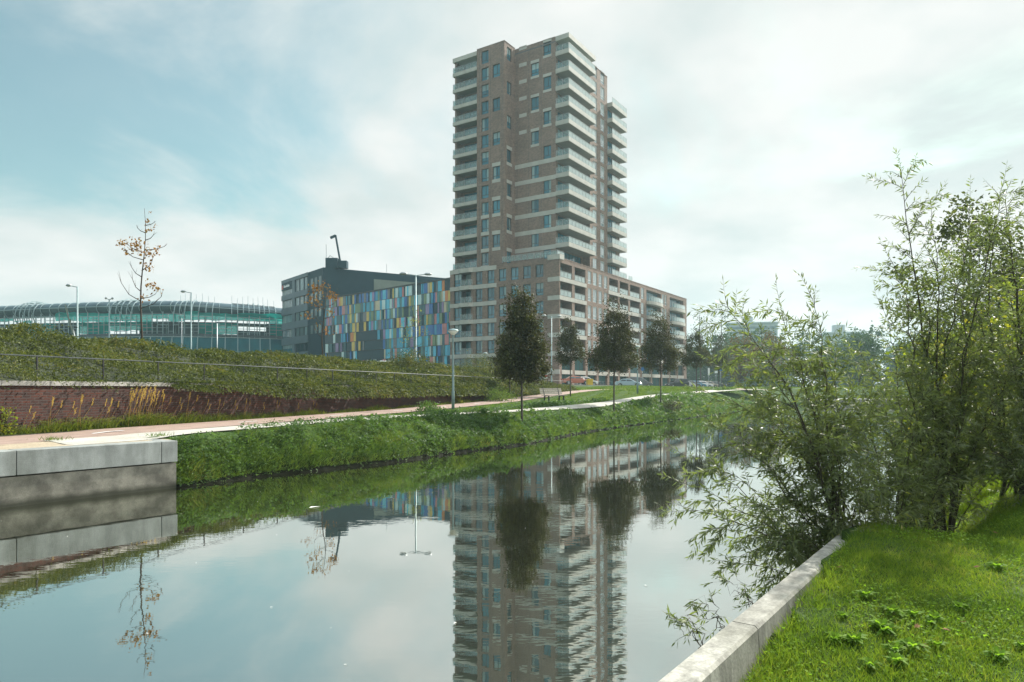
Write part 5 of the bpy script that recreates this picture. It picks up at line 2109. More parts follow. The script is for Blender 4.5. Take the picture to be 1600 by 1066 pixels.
# ------------------------------------------------------------------ willows
class Willow:
    def __init__(self, seed):
        self.g = np.random.default_rng(seed)
        self.mb = MB()
        self.P, self.A, self.L = [], [], []

    def twig(self, b, d, L, r, droop, leaf, dens):
        g = self.g
        n = 6
        pts = [b]
        d = Vector(d).normalized()
        for i in range(n):
            d = (d + Vector((g.normal() * .10, g.normal() * .10, g.normal() * .08 - droop * .16))).normalized()
            pts.append(pts[-1] + d * (L / n))
        self.mb.tube(pts, [r * (1 - .8 * i / n) for i in range(n + 1)], 4, 0, False)
        m = max(4, int(L * dens * 1.6))
        for k in range(m):
            t = (k + g.uniform(.1, .9)) / m * n
            i = min(n - 1, int(t))
            p = pts[i].lerp(pts[i + 1], t - i)
            ta = (pts[i + 1] - pts[i]).normalized()
            rd = Vector(g.normal(size=3))
            rd = (rd - ta * rd.dot(ta)).normalized()
            a = (ta * .75 + rd * .75 + Vector((0, 0, -.30))).normalized()
            self.P.append(p)
            self.A.append(a)
            self.L.append(leaf * g.uniform(.55, 1.25) * (1 - .25 * (k / m)))
        # the tip leaf
        self.P.append(pts[-1])
        self.A.append(d)
        self.L.append(leaf * .7)
        return pts

    def stem(self, base, tip, r, ntw, tw_len, leaf=.085, dens=42, droop=.5, start=.18, bow=.25):
        g = self.g
        base, tip = Vector(base), Vector(tip)
        if r > .0035:
            zg = lz(base.x, base.y)
            if zg > 0:
                base.z = zg - .04
        d = tip - base
        # rises steeper first, then leans out
        ctrl = base + Vector((d.x * (.5 - bow), d.y * (.5 - bow), d.z * .5 + d.length * .10))
        n = 14
        pts = []
        ph = g.uniform(0, 6.28)
        for i in range(n + 1):
            t = i / n
            pts.append(base * (1 - t) ** 2 + ctrl * (2 * t * (1 - t)) + tip * t * t + Vector((g.normal(), g.normal(), g.normal())) * .014 + Vector((math.sin(t * 5 + ph), math.cos(t * 4 + ph * 2), 0)) * .035 * d.length * t * (1.15 - t))
        self.mb.tube(pts, [r * (1 - .88 * i / n) for i in range(n + 1)], 6, 0, False)
        Ls = d.length
        for k in range(ntw):
            t = start + (1 - start) * (k + g.uniform(0, 1)) / ntw
            i = min(n - 1, int(t * n))
            b = pts[i].lerp(pts[i + 1], t * n - i)
            ta = (pts[i + 1] - pts[i]).normalized()
            rd = Vector(g.normal(size=3))
            rd = (rd - ta * rd.dot(ta)).normalized()
            dd = ta * g.uniform(.5, 1.0) + rd * g.uniform(.5, .9)
            tl_ = tw_len * g.uniform(.4, 1.1) * (1.1 - .65 * t)
            big = g.uniform() < .30
            if big:
                tl_ *= 1.75
            tp = self.twig(b, dd, tl_, r * .15 + .0012, droop * g.uniform(.2, 1.7), leaf, dens)
            if big:
                for q in (2, 3, 4, 5):
                    r2 = Vector(g.normal(size=3)).normalized()
                    d2 = (tp[q + 1] - tp[q]).normalized() * .8 + r2 * .7
                    self.twig(tp[q], d2, tl_ * g.uniform(.25, .5), .0012, droop * g.uniform(.2, 1.6), leaf, dens)
        self.twig(pts[-1], pts[-1] - pts[-2], tw_len * .55, .0025, droop * .3, leaf, dens)

    def build(self, name, label, base, group):
        t = thing(name, label, 'willow', base, 0, group)
        B = Vector(base)
        self.mb.v = [tuple(Vector(p) - B) for p in self.mb.v]
        self.mb.build('branches', 'willow bark', t, True)
        P = np.array([tuple(p - B) for p in self.P])
        A = np.array([tuple(a) for a in self.A])
        L = np.array(self.L)
        sd = side_of(A)
        # each leaf is two halves bent along the midrib direction: blade and drooping tip
        W_ = L * self.g.uniform(.15, .23, len(L))
        v1 = leaf_verts(P, A, sd, L, W_, .42)
        link('leaves', np_mesh('leaves', v1, 4, ['willow leaf']), t)
        return t


GWL = 'willow shrubs at the end of the edge wall'
# offsets (across, towards the back, up) of the long shoots' tips from the base, in metres
w1 = Willow(101)
B1 = (2.98, 5.95, 0.98)
tips1 = [(-.99, .35, 1.98), (-.86, .1, 1.68), (-.52, .4, 1.98), (-.30, .2, 2.02), (.03, .5, 1.62), (-1.16, .3, 1.22), (-1.30, .1, 1.0), (-1.45, -.15, .20), (-1.15, -.35, -.20),
         (-1.0, -.3, -.12), (-1.12, .1, .55), (-.78, .5, 1.22), (-.48, -.1, 1.40), (.30, .2, 1.15), (.34, .5, .82), (-.14, .1, 1.45), (-.70, -.35, .0), (-1.36, .3, .62),
         (-.55, .6, 1.0), (-.35, -.3, .85), (-1.25, -.25, .05), (-.9, -.4, .28), (-.62, .2, .62), (.2, -.2, .55), (-1.0, .4, .85), (-.4, .5, 1.55), (-.15, -.45, .45), (-1.40, .2, .36),
         (.5, .3, .5), (.6, .1, .35), (-.75, -.1, .02), (-.2, .3, .95)]
for (dx, dy, dz) in tips1:
    L_ = math.sqrt(dx * dx + dy * dy + dz * dz)
    w1.stem((B1[0] + rng.normal(0, .07), B1[1] + rng.normal(0, .09), B1[2] - .05), (B1[0] + dx, B1[1] + dy, B1[2] + dz), .005 + .0033 * L_, int(11 + 9 * L_), .36 + .06 * L_, .085, 44, .55, .14)
w1.build('willow_shrub', 'spreading willow shrub leaning over the water at the end of the edge wall', B1, GWL)

w2 = Willow(102)
B2_ = (4.35, 6.9, 1.05)
tips2 = [(-.22, .3, 3.42), (-.40, .2, 2.45), (-.55, .1, 1.95), (.05, .3, 2.95), (.38, .2, 3.02), (.78, .3, 3.2), (-.65, .3, 1.5), (.2, -.1, 2.3), (-.12, .0, 2.05), (.5, .4, 2.2), (-.5, -.2, .9), (.6, -.2, 1.5),
         (-.75, .1, 1.0), (-.3, -.3, 1.1), (.3, -.35, 1.0), (.0, -.3, .7), (-.7, -.1, .5), (.55, -.3, .55), (.15, .4, 1.6), (-.15, .45, 1.3), (.35, .0, 1.75)]
for (dx, dy, dz) in tips2:
    L_ = math.sqrt(dx * dx + dy * dy + dz * dz)
    w2.stem((B2_[0] + rng.normal(0, .10), B2_[1] + rng.normal(0, .09), B2_[2] - .05), (B2_[0] + dx, B2_[1] + dy, B2_[2] + dz), .005 + .0034 * L_, int(11 + 9 * L_), .40 + .05 * L_, .075, 44, .35, .2, .10)
w2.build('willow_shrub', 'tallest willow, its thin shoots reaching far above the others', B2_, GWL)

w3 = Willow(103)
B3 = (5.35, 7.1, 1.08)
tips3 = [(-.25, .2, 2.75), (.0, .3, 3.15), (.3, .2, 2.6), (-.5, .1, 2.1), (.2, -.2, 1.9), (-.35, -.2, 1.5), (.55, .1, 2.2), (-.6, -.1, 1.1), (.0, -.3, 1.2), (-.2, -.35, .8), (.4, -.3, 1.0), (-.6, -.25, .5), (.1, .4, 2.3), (-.1, .2, 1.7)]
for (dx, dy, dz) in tips3:
    L_ = math.sqrt(dx * dx + dy * dy + dz * dz)
    w3.stem((B3[0] + rng.normal(0, .10), B3[1] + rng.normal(0, .09), B3[2] - .05), (B3[0] + dx, B3[1] + dy, B3[2] + dz), .007 + .0048 * L_, int(11 + 9 * L_), .40 + .05 * L_, .075, 44, .35, .2, .10)
w3.build('willow_shrub', 'willow with thick dark stems at the right edge of the picture', B3, GWL)

w4 = Willow(104)
B4 = (3.72, 6.55, 1.04)
tips4 = [(-.3, .2, 1.3), (.1, .3, 1.5), (.35, .1, 1.25), (-.45, -.1, .85), (.0, -.2, 1.0), (.45, -.2, .75), (-.2, -.4, .5), (.25, -.4, .45), (.6, .1, .95), (-.6, .1, .6), (.5, -.35, .35), (-.1, .1, 1.1)]
for (dx, dy, dz) in tips4:
    L_ = math.sqrt(dx * dx + dy * dy + dz * dz)
    w4.stem((B4[0] + rng.normal(0, .08), B4[1] + rng.normal(0, .09), B4[2] - .05), (B4[0] + dx, B4[1] + dy, B4[2] + dz), .005 + .0033 * L_, int(11 + 9 * L_), .38, .08, 44, .5, .15, .12)
w4.build('willow_shrub', 'low dense willow between the leaning one and the tallest one', B4, GWL)

w5 = Willow(105)
B5 = (5.0, 6.55, 1.05)
tips5 = [(-.45, -.2, .55), (-.2, -.35, .5), (.2, -.3, .6), (.45, -.1, .9), (-.35, .1, 1.0), (.1, .2, 1.3), (.0, -.25, .9), (.5, -.35, .4), (-.55, .0, .75), (.3, .3, 1.5)]
for (dx, dy, dz) in tips5:
    L_ = math.sqrt(dx * dx + dy * dy + dz * dz)
    w5.stem((B5[0] + rng.normal(0, .08), B5[1] + rng.normal(0, .09), B5[2] - .05), (B5[0] + dx, B5[1] + dy, B5[2] + dz), .005 + .0033 * L_, int(11 + 9 * L_), .38, .08, 44, .5, .15, .12)
w5.build('willow_shrub', 'low grey green willow in front of the thick dark stems', B5, GWL)

# sprigs growing from the water side of the edge wall
for k, (x, y, lab) in enumerate(((1.52, 4.33, 'small dark sprig on the water side of the edge wall, uppermost of three'), (1.22, 3.90, 'small dark sprig on the water side of the edge wall, middle of three'), (1.02, 3.62, 'small dark sprig on the water side of the edge wall, lowest of three'))):
    w = Willow(120 + k)
    for q in range(3):
        w.stem((x, y, .80), (x - .10 - .05 * q, y + .02 * q, 1.02 - .03 * q), .003, 3, .10, .055, 60, .2)
    o = w.build('sprig', lab, (x, y, .80), 'sprigs on the edge wall')
    o['category'] = 'sprig'

# rotting log under the willows
t = thing('log', 'rotting dark log lying at the edge of the lawn under the willows', 'log', (3.95, 6.3, lz(3.95, 6.3) + .02), R(-4))
t.scale = (.55, .55, .55)
mb = MB()
mb.tube([(-.62, 0, .0), (-.3, .03, .02), (.1, 0, .03), (.6, -.04, .0), (.95, .0, -.02)], [.07, .085, .08, .075, .05], 10)
mb.tube([(.1, 0, .03), (.2, -.1, .12), (.26, -.14, .2)], [.03, .02, .015], 6)
mb.build('trunk', 'dead wood', t, True)

# ------------------------------------------------------------------ lawn
def lawn_pts(n, ymax=8.6, ymin=2.2, xo=.1):
    y = ymin + (ymax - ymin) * rng.uniform(0, 1, n) ** 1.25
    x = rng.uniform(-.2, .92, n) * (y + .6)
    d = -poly_dist(x, y, RIGHT)
    k = (d > xo + .06) & (x < .86 * y + .4)
    return x[k], y[k]


def wave(x, y, a, b, c):
    return np.sin(x * a + y * b * .7 + c) * np.sin(y * a * .8 - x * b + c * 2.1)


x, y = lawn_pts(560000)
z = land_z(x, y)
cl = wave(x, y, 3.1, 1.7, .3) * .5 + wave(x, y, 7.3, 5.1, 1.3) * .35 + wave(x, y, 15, 11, 2.2) * .3
h = (.024 + .014 * cl + .010 * rng.uniform(0, 1, len(x)) ** 3 * 4)
h = np.clip(h, .010, .12) * np.where(-poly_dist(x, y, RIGHT) < .42, 1.35, 1.0)
lean = np.stack([rng.normal(0, .7, len(x)) + .3 * wave(x, y, 4, 2, .1), rng.normal(0, .5, len(x)), np.zeros(len(x))], 1)
lv = blade_verts(np.stack([x, y, z - .006], 1), lean, h, .0024 + .0016 * rng.uniform(0, 1, len(x)))
o = link('lawn_grass', np_mesh('lawn_grass', lv, 4, ['lawn grass']))
tag(o, 'short mown green grass of the near lawn', 'grass', None, 'stuff')


# moss, clover and plantain between the blades
xm, ym = lawn_pts(90000)
cm = wave(xm, ym, 2.3, 3.1, .8) + .6 * wave(xm, ym, 6, 4, .2) > rng.normal(.15, .35, len(xm))
xm, ym = xm[cm], ym[cm]
am = rng.uniform(0, 2 * PI, len(xm))
ax = unit(np.stack([np.cos(am), np.sin(am), rng.normal(.25, .3, len(xm))], 1))
Lm = .013 * rng.uniform(.5, 1.8, len(xm))
lv = leaf_verts(np.stack([xm, ym, land_z(xm, ym) + .008 + .014 * rng.uniform(0, 1, len(xm))], 1), ax, side_of(ax, np.tile([[0, 0, 1.0]], (len(xm), 1)) + rng.normal(0, .3, (len(xm), 3))), Lm, Lm * .8)
o = link('clover', np_mesh('clover', lv, 4, ['weed leaf']))
tag(o, 'low clover and moss scattered between the blades of the near lawn', 'ground cover', None, 'stuff')


def rosette(n, L, wid, mat, seed, up=.55):
    g = np.random.default_rng(seed)
    a = g.uniform(0, 2 * PI, n)
    el = g.uniform(up - .3, up + .45, n)
    ax = np.stack([np.cos(a) * np.cos(el), np.sin(a) * np.cos(el), np.sin(el)], 1)
    sd = unit(np.stack([-np.sin(a), np.cos(a), g.normal(0, .25, n)], 1))
    Ln = L * g.uniform(.55, 1.2, n)
    mid = ax * Ln[:, None] * .55
    tipd = unit(ax + np.array([0, 0, -.75]))
    v1 = leaf_verts(np.zeros((n, 3)), ax, sd, Ln * .62, Ln * wid, .75)
    v2 = leaf_verts(ax * Ln[:, None] * .42, tipd, sd, Ln * .5, Ln * wid * .95, .3)
    return np_mesh('leaf_rosette', np.concatenate([v1, v2]), 4, [mat])


ros = [rosette(26, .13, .24, 'weed leaf', 1, .55), rosette(30, .10, .32, 'weed leaf', 2, .5), rosette(11, .16, .22, 'dock leaf', 3, .4)]
spots = [(1.78, 3.55, 1), (2.00, 3.62, 0), (2.18, 3.50, 1), (1.95, 3.85, 0), (2.25, 3.82, 1), (2.42, 3.66, 0), (2.10, 4.05, 1), (1.70, 3.80, 0), (2.55, 3.90, 1), (2.32, 3.30, 0), (1.88, 3.35, 1), (1.62, 3.48, 0), (2.62, 3.50, 1),
         (2.70, 4.75, 2), (2.35, 4.70, 0), (2.62, 5.35, 2), (2.75, 5.55, 2), (2.28, 5.05, 2), (3.40, 4.20, 0), (3.62, 3.85, 1), (3.20, 4.50, 1), (3.02, 5.15, 0), (3.75, 4.55, 0), (2.18, 4.45, 1), (3.35, 3.55, 1), (2.9, 4.0, 0)]
where = ['beside the edge wall near the bottom of the picture', 'out on the open lawn', 'towards the willows']
gs_ = np.random.default_rng(31)
spots = [(2.1 + gs_.normal(0, .27), 3.62 + gs_.normal(0, .24), int(gs_.integers(0, 2))) for k in range(14)] + spots[::2]
spots = [q for q in spots if -poly_dist(np.array([q[0]]), np.array([q[1]]), RIGHT)[0] > .30]
NPATCH = sum(1 for q in spots[:35] if q[1] < 4.1) - 3
for k, (x, y, m_) in enumerate(spots):
    k = 0 if (x < 2.75 and y < 4.15 and m_ != 2) else 99
    o = link('weed', ros[m_], None, (x, y, lz(x, y) + .012), rng.uniform(0, 6), float(rng.uniform(.35, .85)))
    lab = ('bright broad leaved weed in the patch beside the edge wall' if k < 13 else
           'dark long leaved dock plant on the lawn near the end of the edge wall' if m_ == 2 else 'single bright leaved weed on the open lawn right of the weed patch')
    tag(o, lab, 'weed', 'weeds in the wall side patch' if k < 13 else 'dock plants near the wall end' if m_ == 2 else 'single weeds on the open lawn')
fl = []
n = 16
x, y = lawn_pts(400, 7.0, 3.0)
pk = rng.choice(len(x), n, replace=False)
fx_, fy_ = x[pk], y[pk]
lf = np.random.default_rng(8)
fm = []
for k in range(3):
    a = unit(np.array([[1.0, .1 * k, .25]]))
    s_ = unit(np.array([[-.1 * k, 1.0, .2 - .2 * k]]))
    fm.append(np_mesh('fallen_leaf', np.concatenate([leaf_verts(np.zeros((1, 3)), a, s_, [.045], [.026]), leaf_verts(np.zeros((1, 3)), unit(a + np.array([[0, .25, .2]])), s_, [.042], [.02])]), 4, ['fallen leaf']))
for k in range(n):
    o = link('fallen_leaf', fm[k % 3], None, (fx_[k], fy_[k], lz(fx_[k], fy_[k]) + .035), rng.uniform(0, 6))
    tag(o, 'dry tan fallen leaf lying in the grass of the near lawn', 'leaf', 'fallen leaves on the near lawn')

# rough sunlit grass of the near bank behind the willows
n = 110000
y = 7.6 + 26 * rng.uniform(0, 1, n) ** 1.6
x = rng.uniform(.40, 1.0, n) * y + 1.2
d = -poly_dist(x, y, RIGHT)
k = (d > .1)
x, y = x[k], y[k]
h = .10 + .14 * rng.uniform(0, 1, len(x)) ** 2 + .07 * wave(x, y, 1.1, .8, .5)
lv = blade_verts(np.stack([x, y, land_z(x, y) - .02], 1), np.stack([rng.normal(0, .4, len(x)), rng.normal(0, .4, len(x)), np.zeros(len(x))], 1), np.clip(h, .08, .6), .006 * np.clip(y / 9, 1, 4))
o = link('rough_grass', np_mesh('rough_grass', lv, 4, ['lawn grass']))
tag(o, 'rough sunlit grass on the near bank behind the willow stems', 'grass', None, 'stuff')

# ------------------------------------------------------------------ grass on the far bank and between the paths
footA = np.array(foot)
cycA = np.array(cyc)


def bank_sample(n, dmax):
    P = LEFT[1:16]
    seg = P[1:] - P[:-1]
    L = np.linalg.norm(seg, axis=1)
    cum = np.concatenate([[0], np.cumsum(L)])
    tot = cum[-1]
    s = tot * rng.uniform(0, 1, n) ** 1.7
    i = np.clip(np.searchsorted(cum, s, side='right') - 1, 0, len(L) - 1)
    f = (s - cum[i]) / L[i]
    d = dmax * rng.uniform(0, 1, n) ** 1.6 + .07
    nx, ny = -seg[i][:, 1] / L[i], seg[i][:, 0] / L[i]
    return P[i][:, 0] + seg[i][:, 0] * f + nx * d, P[i][:, 1] + seg[i][:, 1] * f + ny * d


def off_paths(x, y, mf=.66, mc=1.18):
    e = (x - WP.x) * WN.x + (y - WP.y) * WN.y
    s = (x - WP.x) * WD.x + (y - WP.y) * WD.y
    ok = (np.abs(poly_dist(x, y, footA)) > mf) & (np.abs(poly_dist(x, y, cycA)) > mc)
    ok &= ~((e > -.4) & (s < EMB_L + 2))
    ok &= ~((x - QUAY1[0]) * .596 + (y - QUAY1[1]) * .803 < .02)
    ok &= ~((e > -3.4) & (s < 11))
    return ok


x, y = bank_sample(520000, 16)
k = off_paths(x, y, .68, 1.16)
x, y = x[k], y[k]
d = poly_dist(x, y, LEFT)
z = land_z(x, y)
dist = np.hypot(x, y)
cl = wave(x, y, 1.3, .9, .3) * .5 + wave(x, y, 3.2, 2.1, 1.0) * .5 + wave(x, y, 7, 4, .2) * .3
edge = np.exp(-((d - .3) / .45) ** 2)
h = (.09 + .15 * np.maximum(cl, -.3) + .10 * edge + .07 * rng.uniform(0, 1, len(x)) ** 2) * np.where((d > 3.8), .65, 1)
h = h * np.where(np.abs(poly_dist(x, y, footA)) < 1.15, .5, .85)
h = np.clip(h, .04, .4)
lean = np.stack([.28 + rng.normal(0, .4, len(x)), -.22 + rng.normal(0, .4, len(x)), np.zeros(len(x))], 1) * (1 + edge[:, None] * .8)
lv = blade_verts(np.stack([x, y, z - .03], 1), lean, h, .007 * np.clip(dist / 16, .8, 4) * rng.uniform(.7, 1.3, len(x)))
o = link('bank_grass', np_mesh('bank_grass', lv, 4, ['bank grass']))
tag(o, 'lush green grass covering the far bank and the strips between the paths', 'grass', None, 'stuff')
# broad leaved herbs in clumps, mostly low on the bank
x, y = bank_sample(2600, 4.0)
k = off_paths(x, y, .9, 1.5)
x, y = x[k][:1300], y[k][:1300]
ci = rng.integers(0, len(x), 60000)
r_ = np.abs(rng.normal(0, .16, 60000)) * np.clip(np.hypot(x, y) / 25, .8, 2)[ci]
an = rng.uniform(0, 2 * PI, 60000)
px_, py_ = x[ci] + r_ * np.cos(an), y[ci] + r_ * np.sin(an)
pz = land_z(px_, py_) + .05 + .22 * np.exp(-(r_ / .16) ** 2) * rng.uniform(.2, 1, 60000)
ax = unit(np.stack([np.cos(an), np.sin(an), rng.normal(.1, .5, 60000)], 1))
L = .085 * rng.uniform(.6, 1.5, 60000) * np.clip(np.hypot(px_, py_) / 24, .7, 2)
keep = off_paths(px_, py_, .75, 1.3) & (pz > 0.03)
lv = leaf_verts(np.stack([px_, py_, pz], 1)[keep], ax[keep], side_of(ax[keep], np.array([[0, 0, 1.0]]) + rng.normal(0, .4, (keep.sum(), 3))), L[keep], L[keep] * .5)
o = link('bank_herbs', np_mesh('bank_herbs', lv, 4, ['dock leaf']))
tag(o, 'broad leaved herbs and nettles growing in clumps along the water edge of the far bank', 'herbs', None, 'stuff')
# grass further off: the knoll before the block and the far shore
n = 90000
x = rng.uniform(4, 75, n)
y = rng.uniform(72, 122, n)
k = (poly_dist(x, y, LEFT) > .1) & (poly_dist(x, y, footA) ** 2 > .6) & (np.abs(poly_dist(x, y, cycA)) > 1.3) & (x / y < .75) & (np.abs((x - 9.76) * .836 - (y - 117) * .549 - 10) > 3.5)
aa = -(x - 9.76) * .837 + (y - 117) * .548
k &= (aa < -12.8)
x, y = x[k], y[k]
lv = blade_verts(np.stack([x, y, land_z(x, y) - .03], 1), np.stack([rng.normal(0, .4, len(x)), rng.normal(0, .4, len(x)), np.zeros(len(x))], 1), .16 + .12 * rng.uniform(0, 1, len(x)), .05 * rng.uniform(.7, 1.4, len(x)))
o = link('verge_grass', np_mesh('verge_grass', lv, 4, ['bank grass']))
tag(o, 'distant grass verge before the parked cars and round the head of the pond', 'grass', None, 'stuff')

# reedy ornamental grasses and weeds at the foot of the brick wall


def orn_grass(seed, n, h, plumes):
    g = np.random.default_rng(seed)
    V, A = [], []
    base = g.normal(0, 1, (n, 3)) * np.array([.16, .06, 0])
    lean = g.normal(0, .42, (n, 3)) * np.array([1, .8, 0])
    hh = h * g.uniform(.5, 1.1, n)
    ax = unit(lean + np.array([0, 0, 1]))
    sd = unit(np.cross(ax, g.normal(size=(n, 3))))
    v1 = leaf_verts(base, ax, sd, hh * .75, np.full(n, .014), .5)
    tip = base + ax * (hh * .68)[:, None]
    ax2 = unit(ax + unit(lean + 1e-4) * .9 - np.array([0, 0, .5]))
    v2 = leaf_verts(tip, ax2, sd, hh * .4, np.full(n, .011), .3)
    leafm = np_mesh('blades', np.concatenate([v1, v2]), 4, ['reed leaf'])
    P_, A_, L_ = [], [], []
    st = MB()
    for k in range(plumes):
        bx, by = g.normal(0, .15), g.normal(0, .05)
        tx, ty, tz = bx + g.normal(.05, .10), by + g.normal(-.04, .05), h * g.uniform(1.15, 1.75)
        st.tube([(bx, by, 0), (bx * .6 + tx * .4, by, tz * .55), (tx, ty, tz)], [.004, .0035, .0025], 4)
        for q in range(40):
            u = g.uniform(0, 1)
            P_.append((tx + u * .05 + g.normal(0, .006), ty + g.normal(0, .006), tz - .02 + u * .20))
            a = np.array([g.normal(.35, .3), g.normal(0, .3), .9])
            A_.append(a / np.linalg.norm(a))
            L_.append(g.uniform(.03, .07))
    P_, A_, L_ = np.array(P_), np.array(A_), np.array(L_)
    pl = leaf_verts(P_, A_, unit(np.cross(A_, g.normal(size=A_.shape))), L_, L_ * .25)
    return leafm, np_mesh('plumes', pl, 4, ['reed plume']), st.mesh('stalks', ['reed plume'])


og = [orn_grass(1, 170, .50, 3), orn_grass(2, 190, .56, 8), orn_grass(3, 140, .42, 2)]
plants = [(1.05, .8, 2), (1.75, .95, 0), (2.15, .9, 2), (2.6, 1.0, 0), (3.1, .95, 2), (3.45, .9, 0), (4.15, 1.0, 1), (4.5, 1.05, 1), (4.85, .95, 1), (5.25, 1.0, 0), (5.7, .95, 2), (6.3, 1.05, 0), (6.9, .85, 2), (7.6, .8, 0), (8.2, .8, 2),
          (8.9, .8, 0), (9.7, .7, 2), (10.6, .7, 0), (11.8, .6, 2), (13, .6, 0), (-.6, .7, 2), (0.2, .5, 2)]
for k, (s, sc, m_) in enumerate(plants):
    p = wp(s - .6, -.13)
    lab = ('tall tuft of ornamental grass with golden plumes at the foot of the brick wall' if m_ == 1 else 'tuft of green ornamental grass with a few tan plumes at the foot of the brick wall')
    t = thing('ornamental_grass', lab, 'grass tuft', (p.x, p.y, float(top_left(np.array(p.y))) - .02), math.atan2(WD.y, WD.x) + float(rng.normal(0, .15)), 'tallest plumed grass tufts along the brick wall' if m_ == 1 else 'lower grass tufts along the brick wall')
    t.scale = (sc * 1.1, sc, sc)
    for nm, me in zip(('blades', 'plumes', 'stalks'), og[m_]):
        link(nm, me, t)
shrub('small yellow green bush at the foot of the brick wall near the left edge', tuple(wp(.05, -.1, 1.1)), .20, .62, 420, 'yellow green leaf', .07, seed=9)
p = wp(17.5, -.15)
shrub('small yellowing bush under the drooping cover of the brick wall', (wp(27.5, -.25).x, wp(27.5, -.25).y, 1.1), .4, .75, 700, 'yellow green leaf', .07, seed=10)
# low weeds hugging the wall foot
n = 16000
s = rng.uniform(-4, 52, n)
e = -.06 - np.abs(rng.normal(0, .10, n))
P = np.stack([WP.x + WD.x * s + WN.x * e, WP.y + WD.y * s + WN.y * e], 1)
z = top_left(P[:, 1])
h = (.10 + .16 * rng.uniform(0, 1, n) ** 2) * (1 + .6 * np.sin(s * 1.7) * np.sin(s * .6))
lean = np.stack([rng.normal(0.1, .5, n), rng.normal(0, .5, n), np.zeros(n)], 1)
o = link('wall_weeds', np_mesh('wall_weeds', blade_verts(np.stack([P[:, 0], P[:, 1], z], 1), lean, h, .012 * np.clip(P[:, 1] / 18, .8, 3)), 4, ['reed leaf']))
tag(o, 'low weeds growing along the foot of the brick wall', 'weeds', None, 'stuff')
# tufts breaking through the paving
for k, (x, y, lab) in enumerate(((-9.75, 14.55, 'small grass tuft at the seam of the red path and the white path'), (-8.1, 15.75, 'small grass tuft on the white path just behind the quay cap'), (-7.05, 19.9, 'low grass tuft between the red and white paths, farther along'))):
    n = 120
    b = np.stack([rng.normal(0, .16, n), rng.normal(0, .10, n), np.zeros(n)], 1)
    le = np.stack([rng.normal(0, .6, n), rng.normal(0, .6, n), np.zeros(n)], 1)
    o = link('grass_tuft', np_mesh('grass_tuft', blade_verts(b, le, .10 * rng.uniform(.5, 1.3, n), np.full(n, .010)), 4, ['bank grass']), None, (x, y, float(top_left(np.array(y))) + .02))
    tag(o, lab, 'grass tuft', 'tufts in the paving')

# ------------------------------------------------------------------ the creeping cover of the embankment: arching sprays
NS = 46000
u = rng.uniform(0, 1, NS)
s = -13 + (EMB_L + 13.5) * u ** 1.35
e = 0.15 + 10.5 * rng.uniform(0, 1, NS) ** 1.15
hang = rng.uniform(0, 1, NS) < .16
hang &= s > 5.0
e = np.where(hang, rng.uniform(-.02, .25, NS), e)
clump = wave(s, e, .9, .7, .4) * .5 + wave(s, e, 2.1, 1.5, 1.1) * .45 + wave(s, e, 4.3, 3.1, 2.0) * .25
z0 = emb_top(s, np.maximum(e, .05))
bx, by = WP.x + WD.x * s + WN.x * e, WP.y + WD.y * s + WN.y * e
nl = 11
ddir = rng.normal(0, 1, NS)
out_e = np.where(hang, -1.0, rng.normal(-.55, .6, NS))
out_s = ddir * np.where(hang, .35, .8)
Ls = (.42 + .26 * rng.uniform(0, 1, NS)) * (1 + .35 * clump) * np.where(hang, 1.15, 1)
lift = np.where(hang, .30, .62) * (1 + .5 * clump)
drop = np.where(hang, np.interp(s, [5, 8, 11, 60], [.45, .8, 1.0, 1.0]), .85)
h0 = np.maximum(.0, .30 * clump + .05) * np.where(hang, .3, 1)
Pl, Al = [], []
for k in range(nl):
    t = (k + .5) / nl + rng.uniform(-.04, .04, NS)
    r_ = Ls * t
    de = out_e * r_
    ds = out_s * r_ * .7
    ee_ = e + de
    zz_ = z0 + h0 + Ls * (lift * t - drop * t * t)
    # never below the surface it grows on
    surf = np.where(ee_ > .05, emb_top(s, np.maximum(ee_, .05)) + .03, np.where(ee_ > -.08, 2.42, -9))
    zz_ = np.maximum(zz_, surf)
    zz_ = np.maximum(zz_, top_left(by) + .05)
    Pl.append(np.stack([bx + WN.x * de + WD.x * ds, by + WN.y * de + WD.y * ds, zz_], 1))
    dv = np.stack([WN.x * out_e + WD.x * out_s * .7, WN.y * out_e + WD.y * out_s * .7, lift - 2 * drop * t], 1)
    Al.append(unit(unit(dv) + rng.normal(0, .55, (NS, 3))))
P = np.concatenate(Pl)
A = np.concatenate(Al)
dist = np.hypot(P[:, 0], P[:, 1])
L = .062 * np.clip(dist / 21, .8, 2.1) * rng.uniform(.65, 1.3, len(P))
o = link('creeping_shrubs', np_mesh('creeping_shrubs', leaf_verts(P, A, side_of(A), L, L * .52), 4, ['cotoneaster']))
tag(o, 'dense creeping shrubs covering the embankment and hanging over the brick wall', 'ground cover', None, 'stuff')

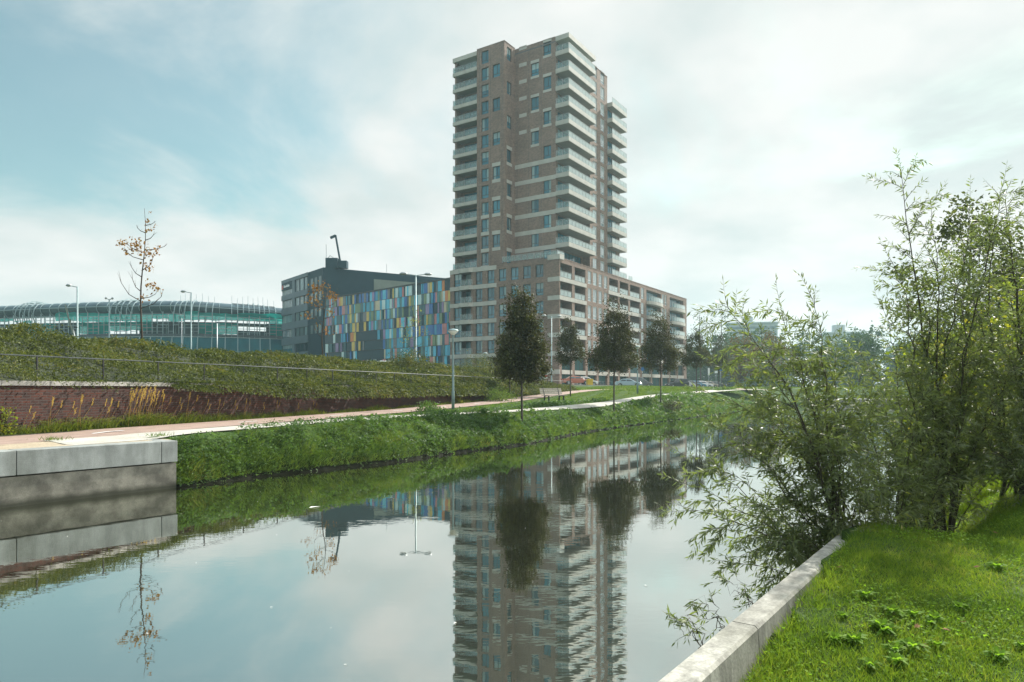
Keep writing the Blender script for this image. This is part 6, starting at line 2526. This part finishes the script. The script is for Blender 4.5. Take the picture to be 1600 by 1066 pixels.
# white flower heads on the embankment near the left edge
for k, (s, e, lab) in enumerate(((1.6, 4.6, 'white flower head on the embankment cover near the left edge, upper of two'), (1.5, 3.4, 'white flower head on the embankment cover near the left edge, lower of two'))):
    p = wp(s, e)
    z = float(emb_top(np.array(s), np.array(e))) + .5
    pos = rng.normal(0, .05, (70, 3)) * (1.3 if k == 0 else .8)
    ax = rand_dirs(70)
    o = link('flower_head', np_mesh('flower_head', leaf_verts(pos, ax, side_of(ax), np.full(70, .05), np.full(70, .03)), 4, ['reed plume']), None, (p.x, p.y, z))
    o.data.materials[0] = MATS['litter white']
    tag(o, lab, 'flower', 'flower heads on the embankment')

# ------------------------------------------------------------------ small floating things
fm_ = MB()
fm_.add([(0, 0, 0), (.09, .015, .004), (.13, .05, 0), (.03, .045, .006)], [(0, 1, 2, 3)])
flm = fm_.mesh('floating_leaf', ['litter white'])
gq = np.random.default_rng(17)
cnt = 0
while cnt < 34:
    y = 4.2 + 13 * gq.uniform(0, 1) ** 1.3
    x = gq.uniform(-.75, .35) * y
    if poly_dist(np.array([x]), np.array([y]), LEFT)[0] > -.4 or poly_dist(np.array([x]), np.array([y]), RIGHT)[0] < .35:
        continue
    o = link('floating_leaf', flm, None, (x, y, .006), gq.uniform(0, 6), float(gq.uniform(.10, .32)))
    tag(o, 'tiny pale leaf floating on the canal', 'leaf', 'floating leaves on the canal')
    cnt += 1
o = link('floating_litter', flm, None, (-3.75, 12.6, .008), .4, 1.7)
tag(o, 'larger pale scrap floating on the water before the quay wall', 'litter')

# ------------------------------------------------------------------ haze
HZ_DENS = 0.00032
m = bpy.data.materials.new('haze air')
m.use_nodes = True
nt = m.node_tree
nt.nodes.clear()
out = nt.nodes.new('ShaderNodeOutputMaterial')
pv = nt.nodes.new('ShaderNodeVolumePrincipled')
pv.inputs['Color'].default_value = (0.60, 0.85, 0.92, 1)
pv.inputs['Density'].default_value = HZ_DENS
pv.inputs['Anisotropy'].default_value = 0.3
nt.links.new(pv.outputs[0], out.inputs['Volume'])
hb = MB()
hb.box(-1000, 1000, -160, 1000, -2.5, 72)
me = hb.mesh('haze', [])
me.materials.append(m)
o = link('haze', me)
tag(o, 'thin blue green autumn haze over the whole place', 'haze', None, 'stuff')
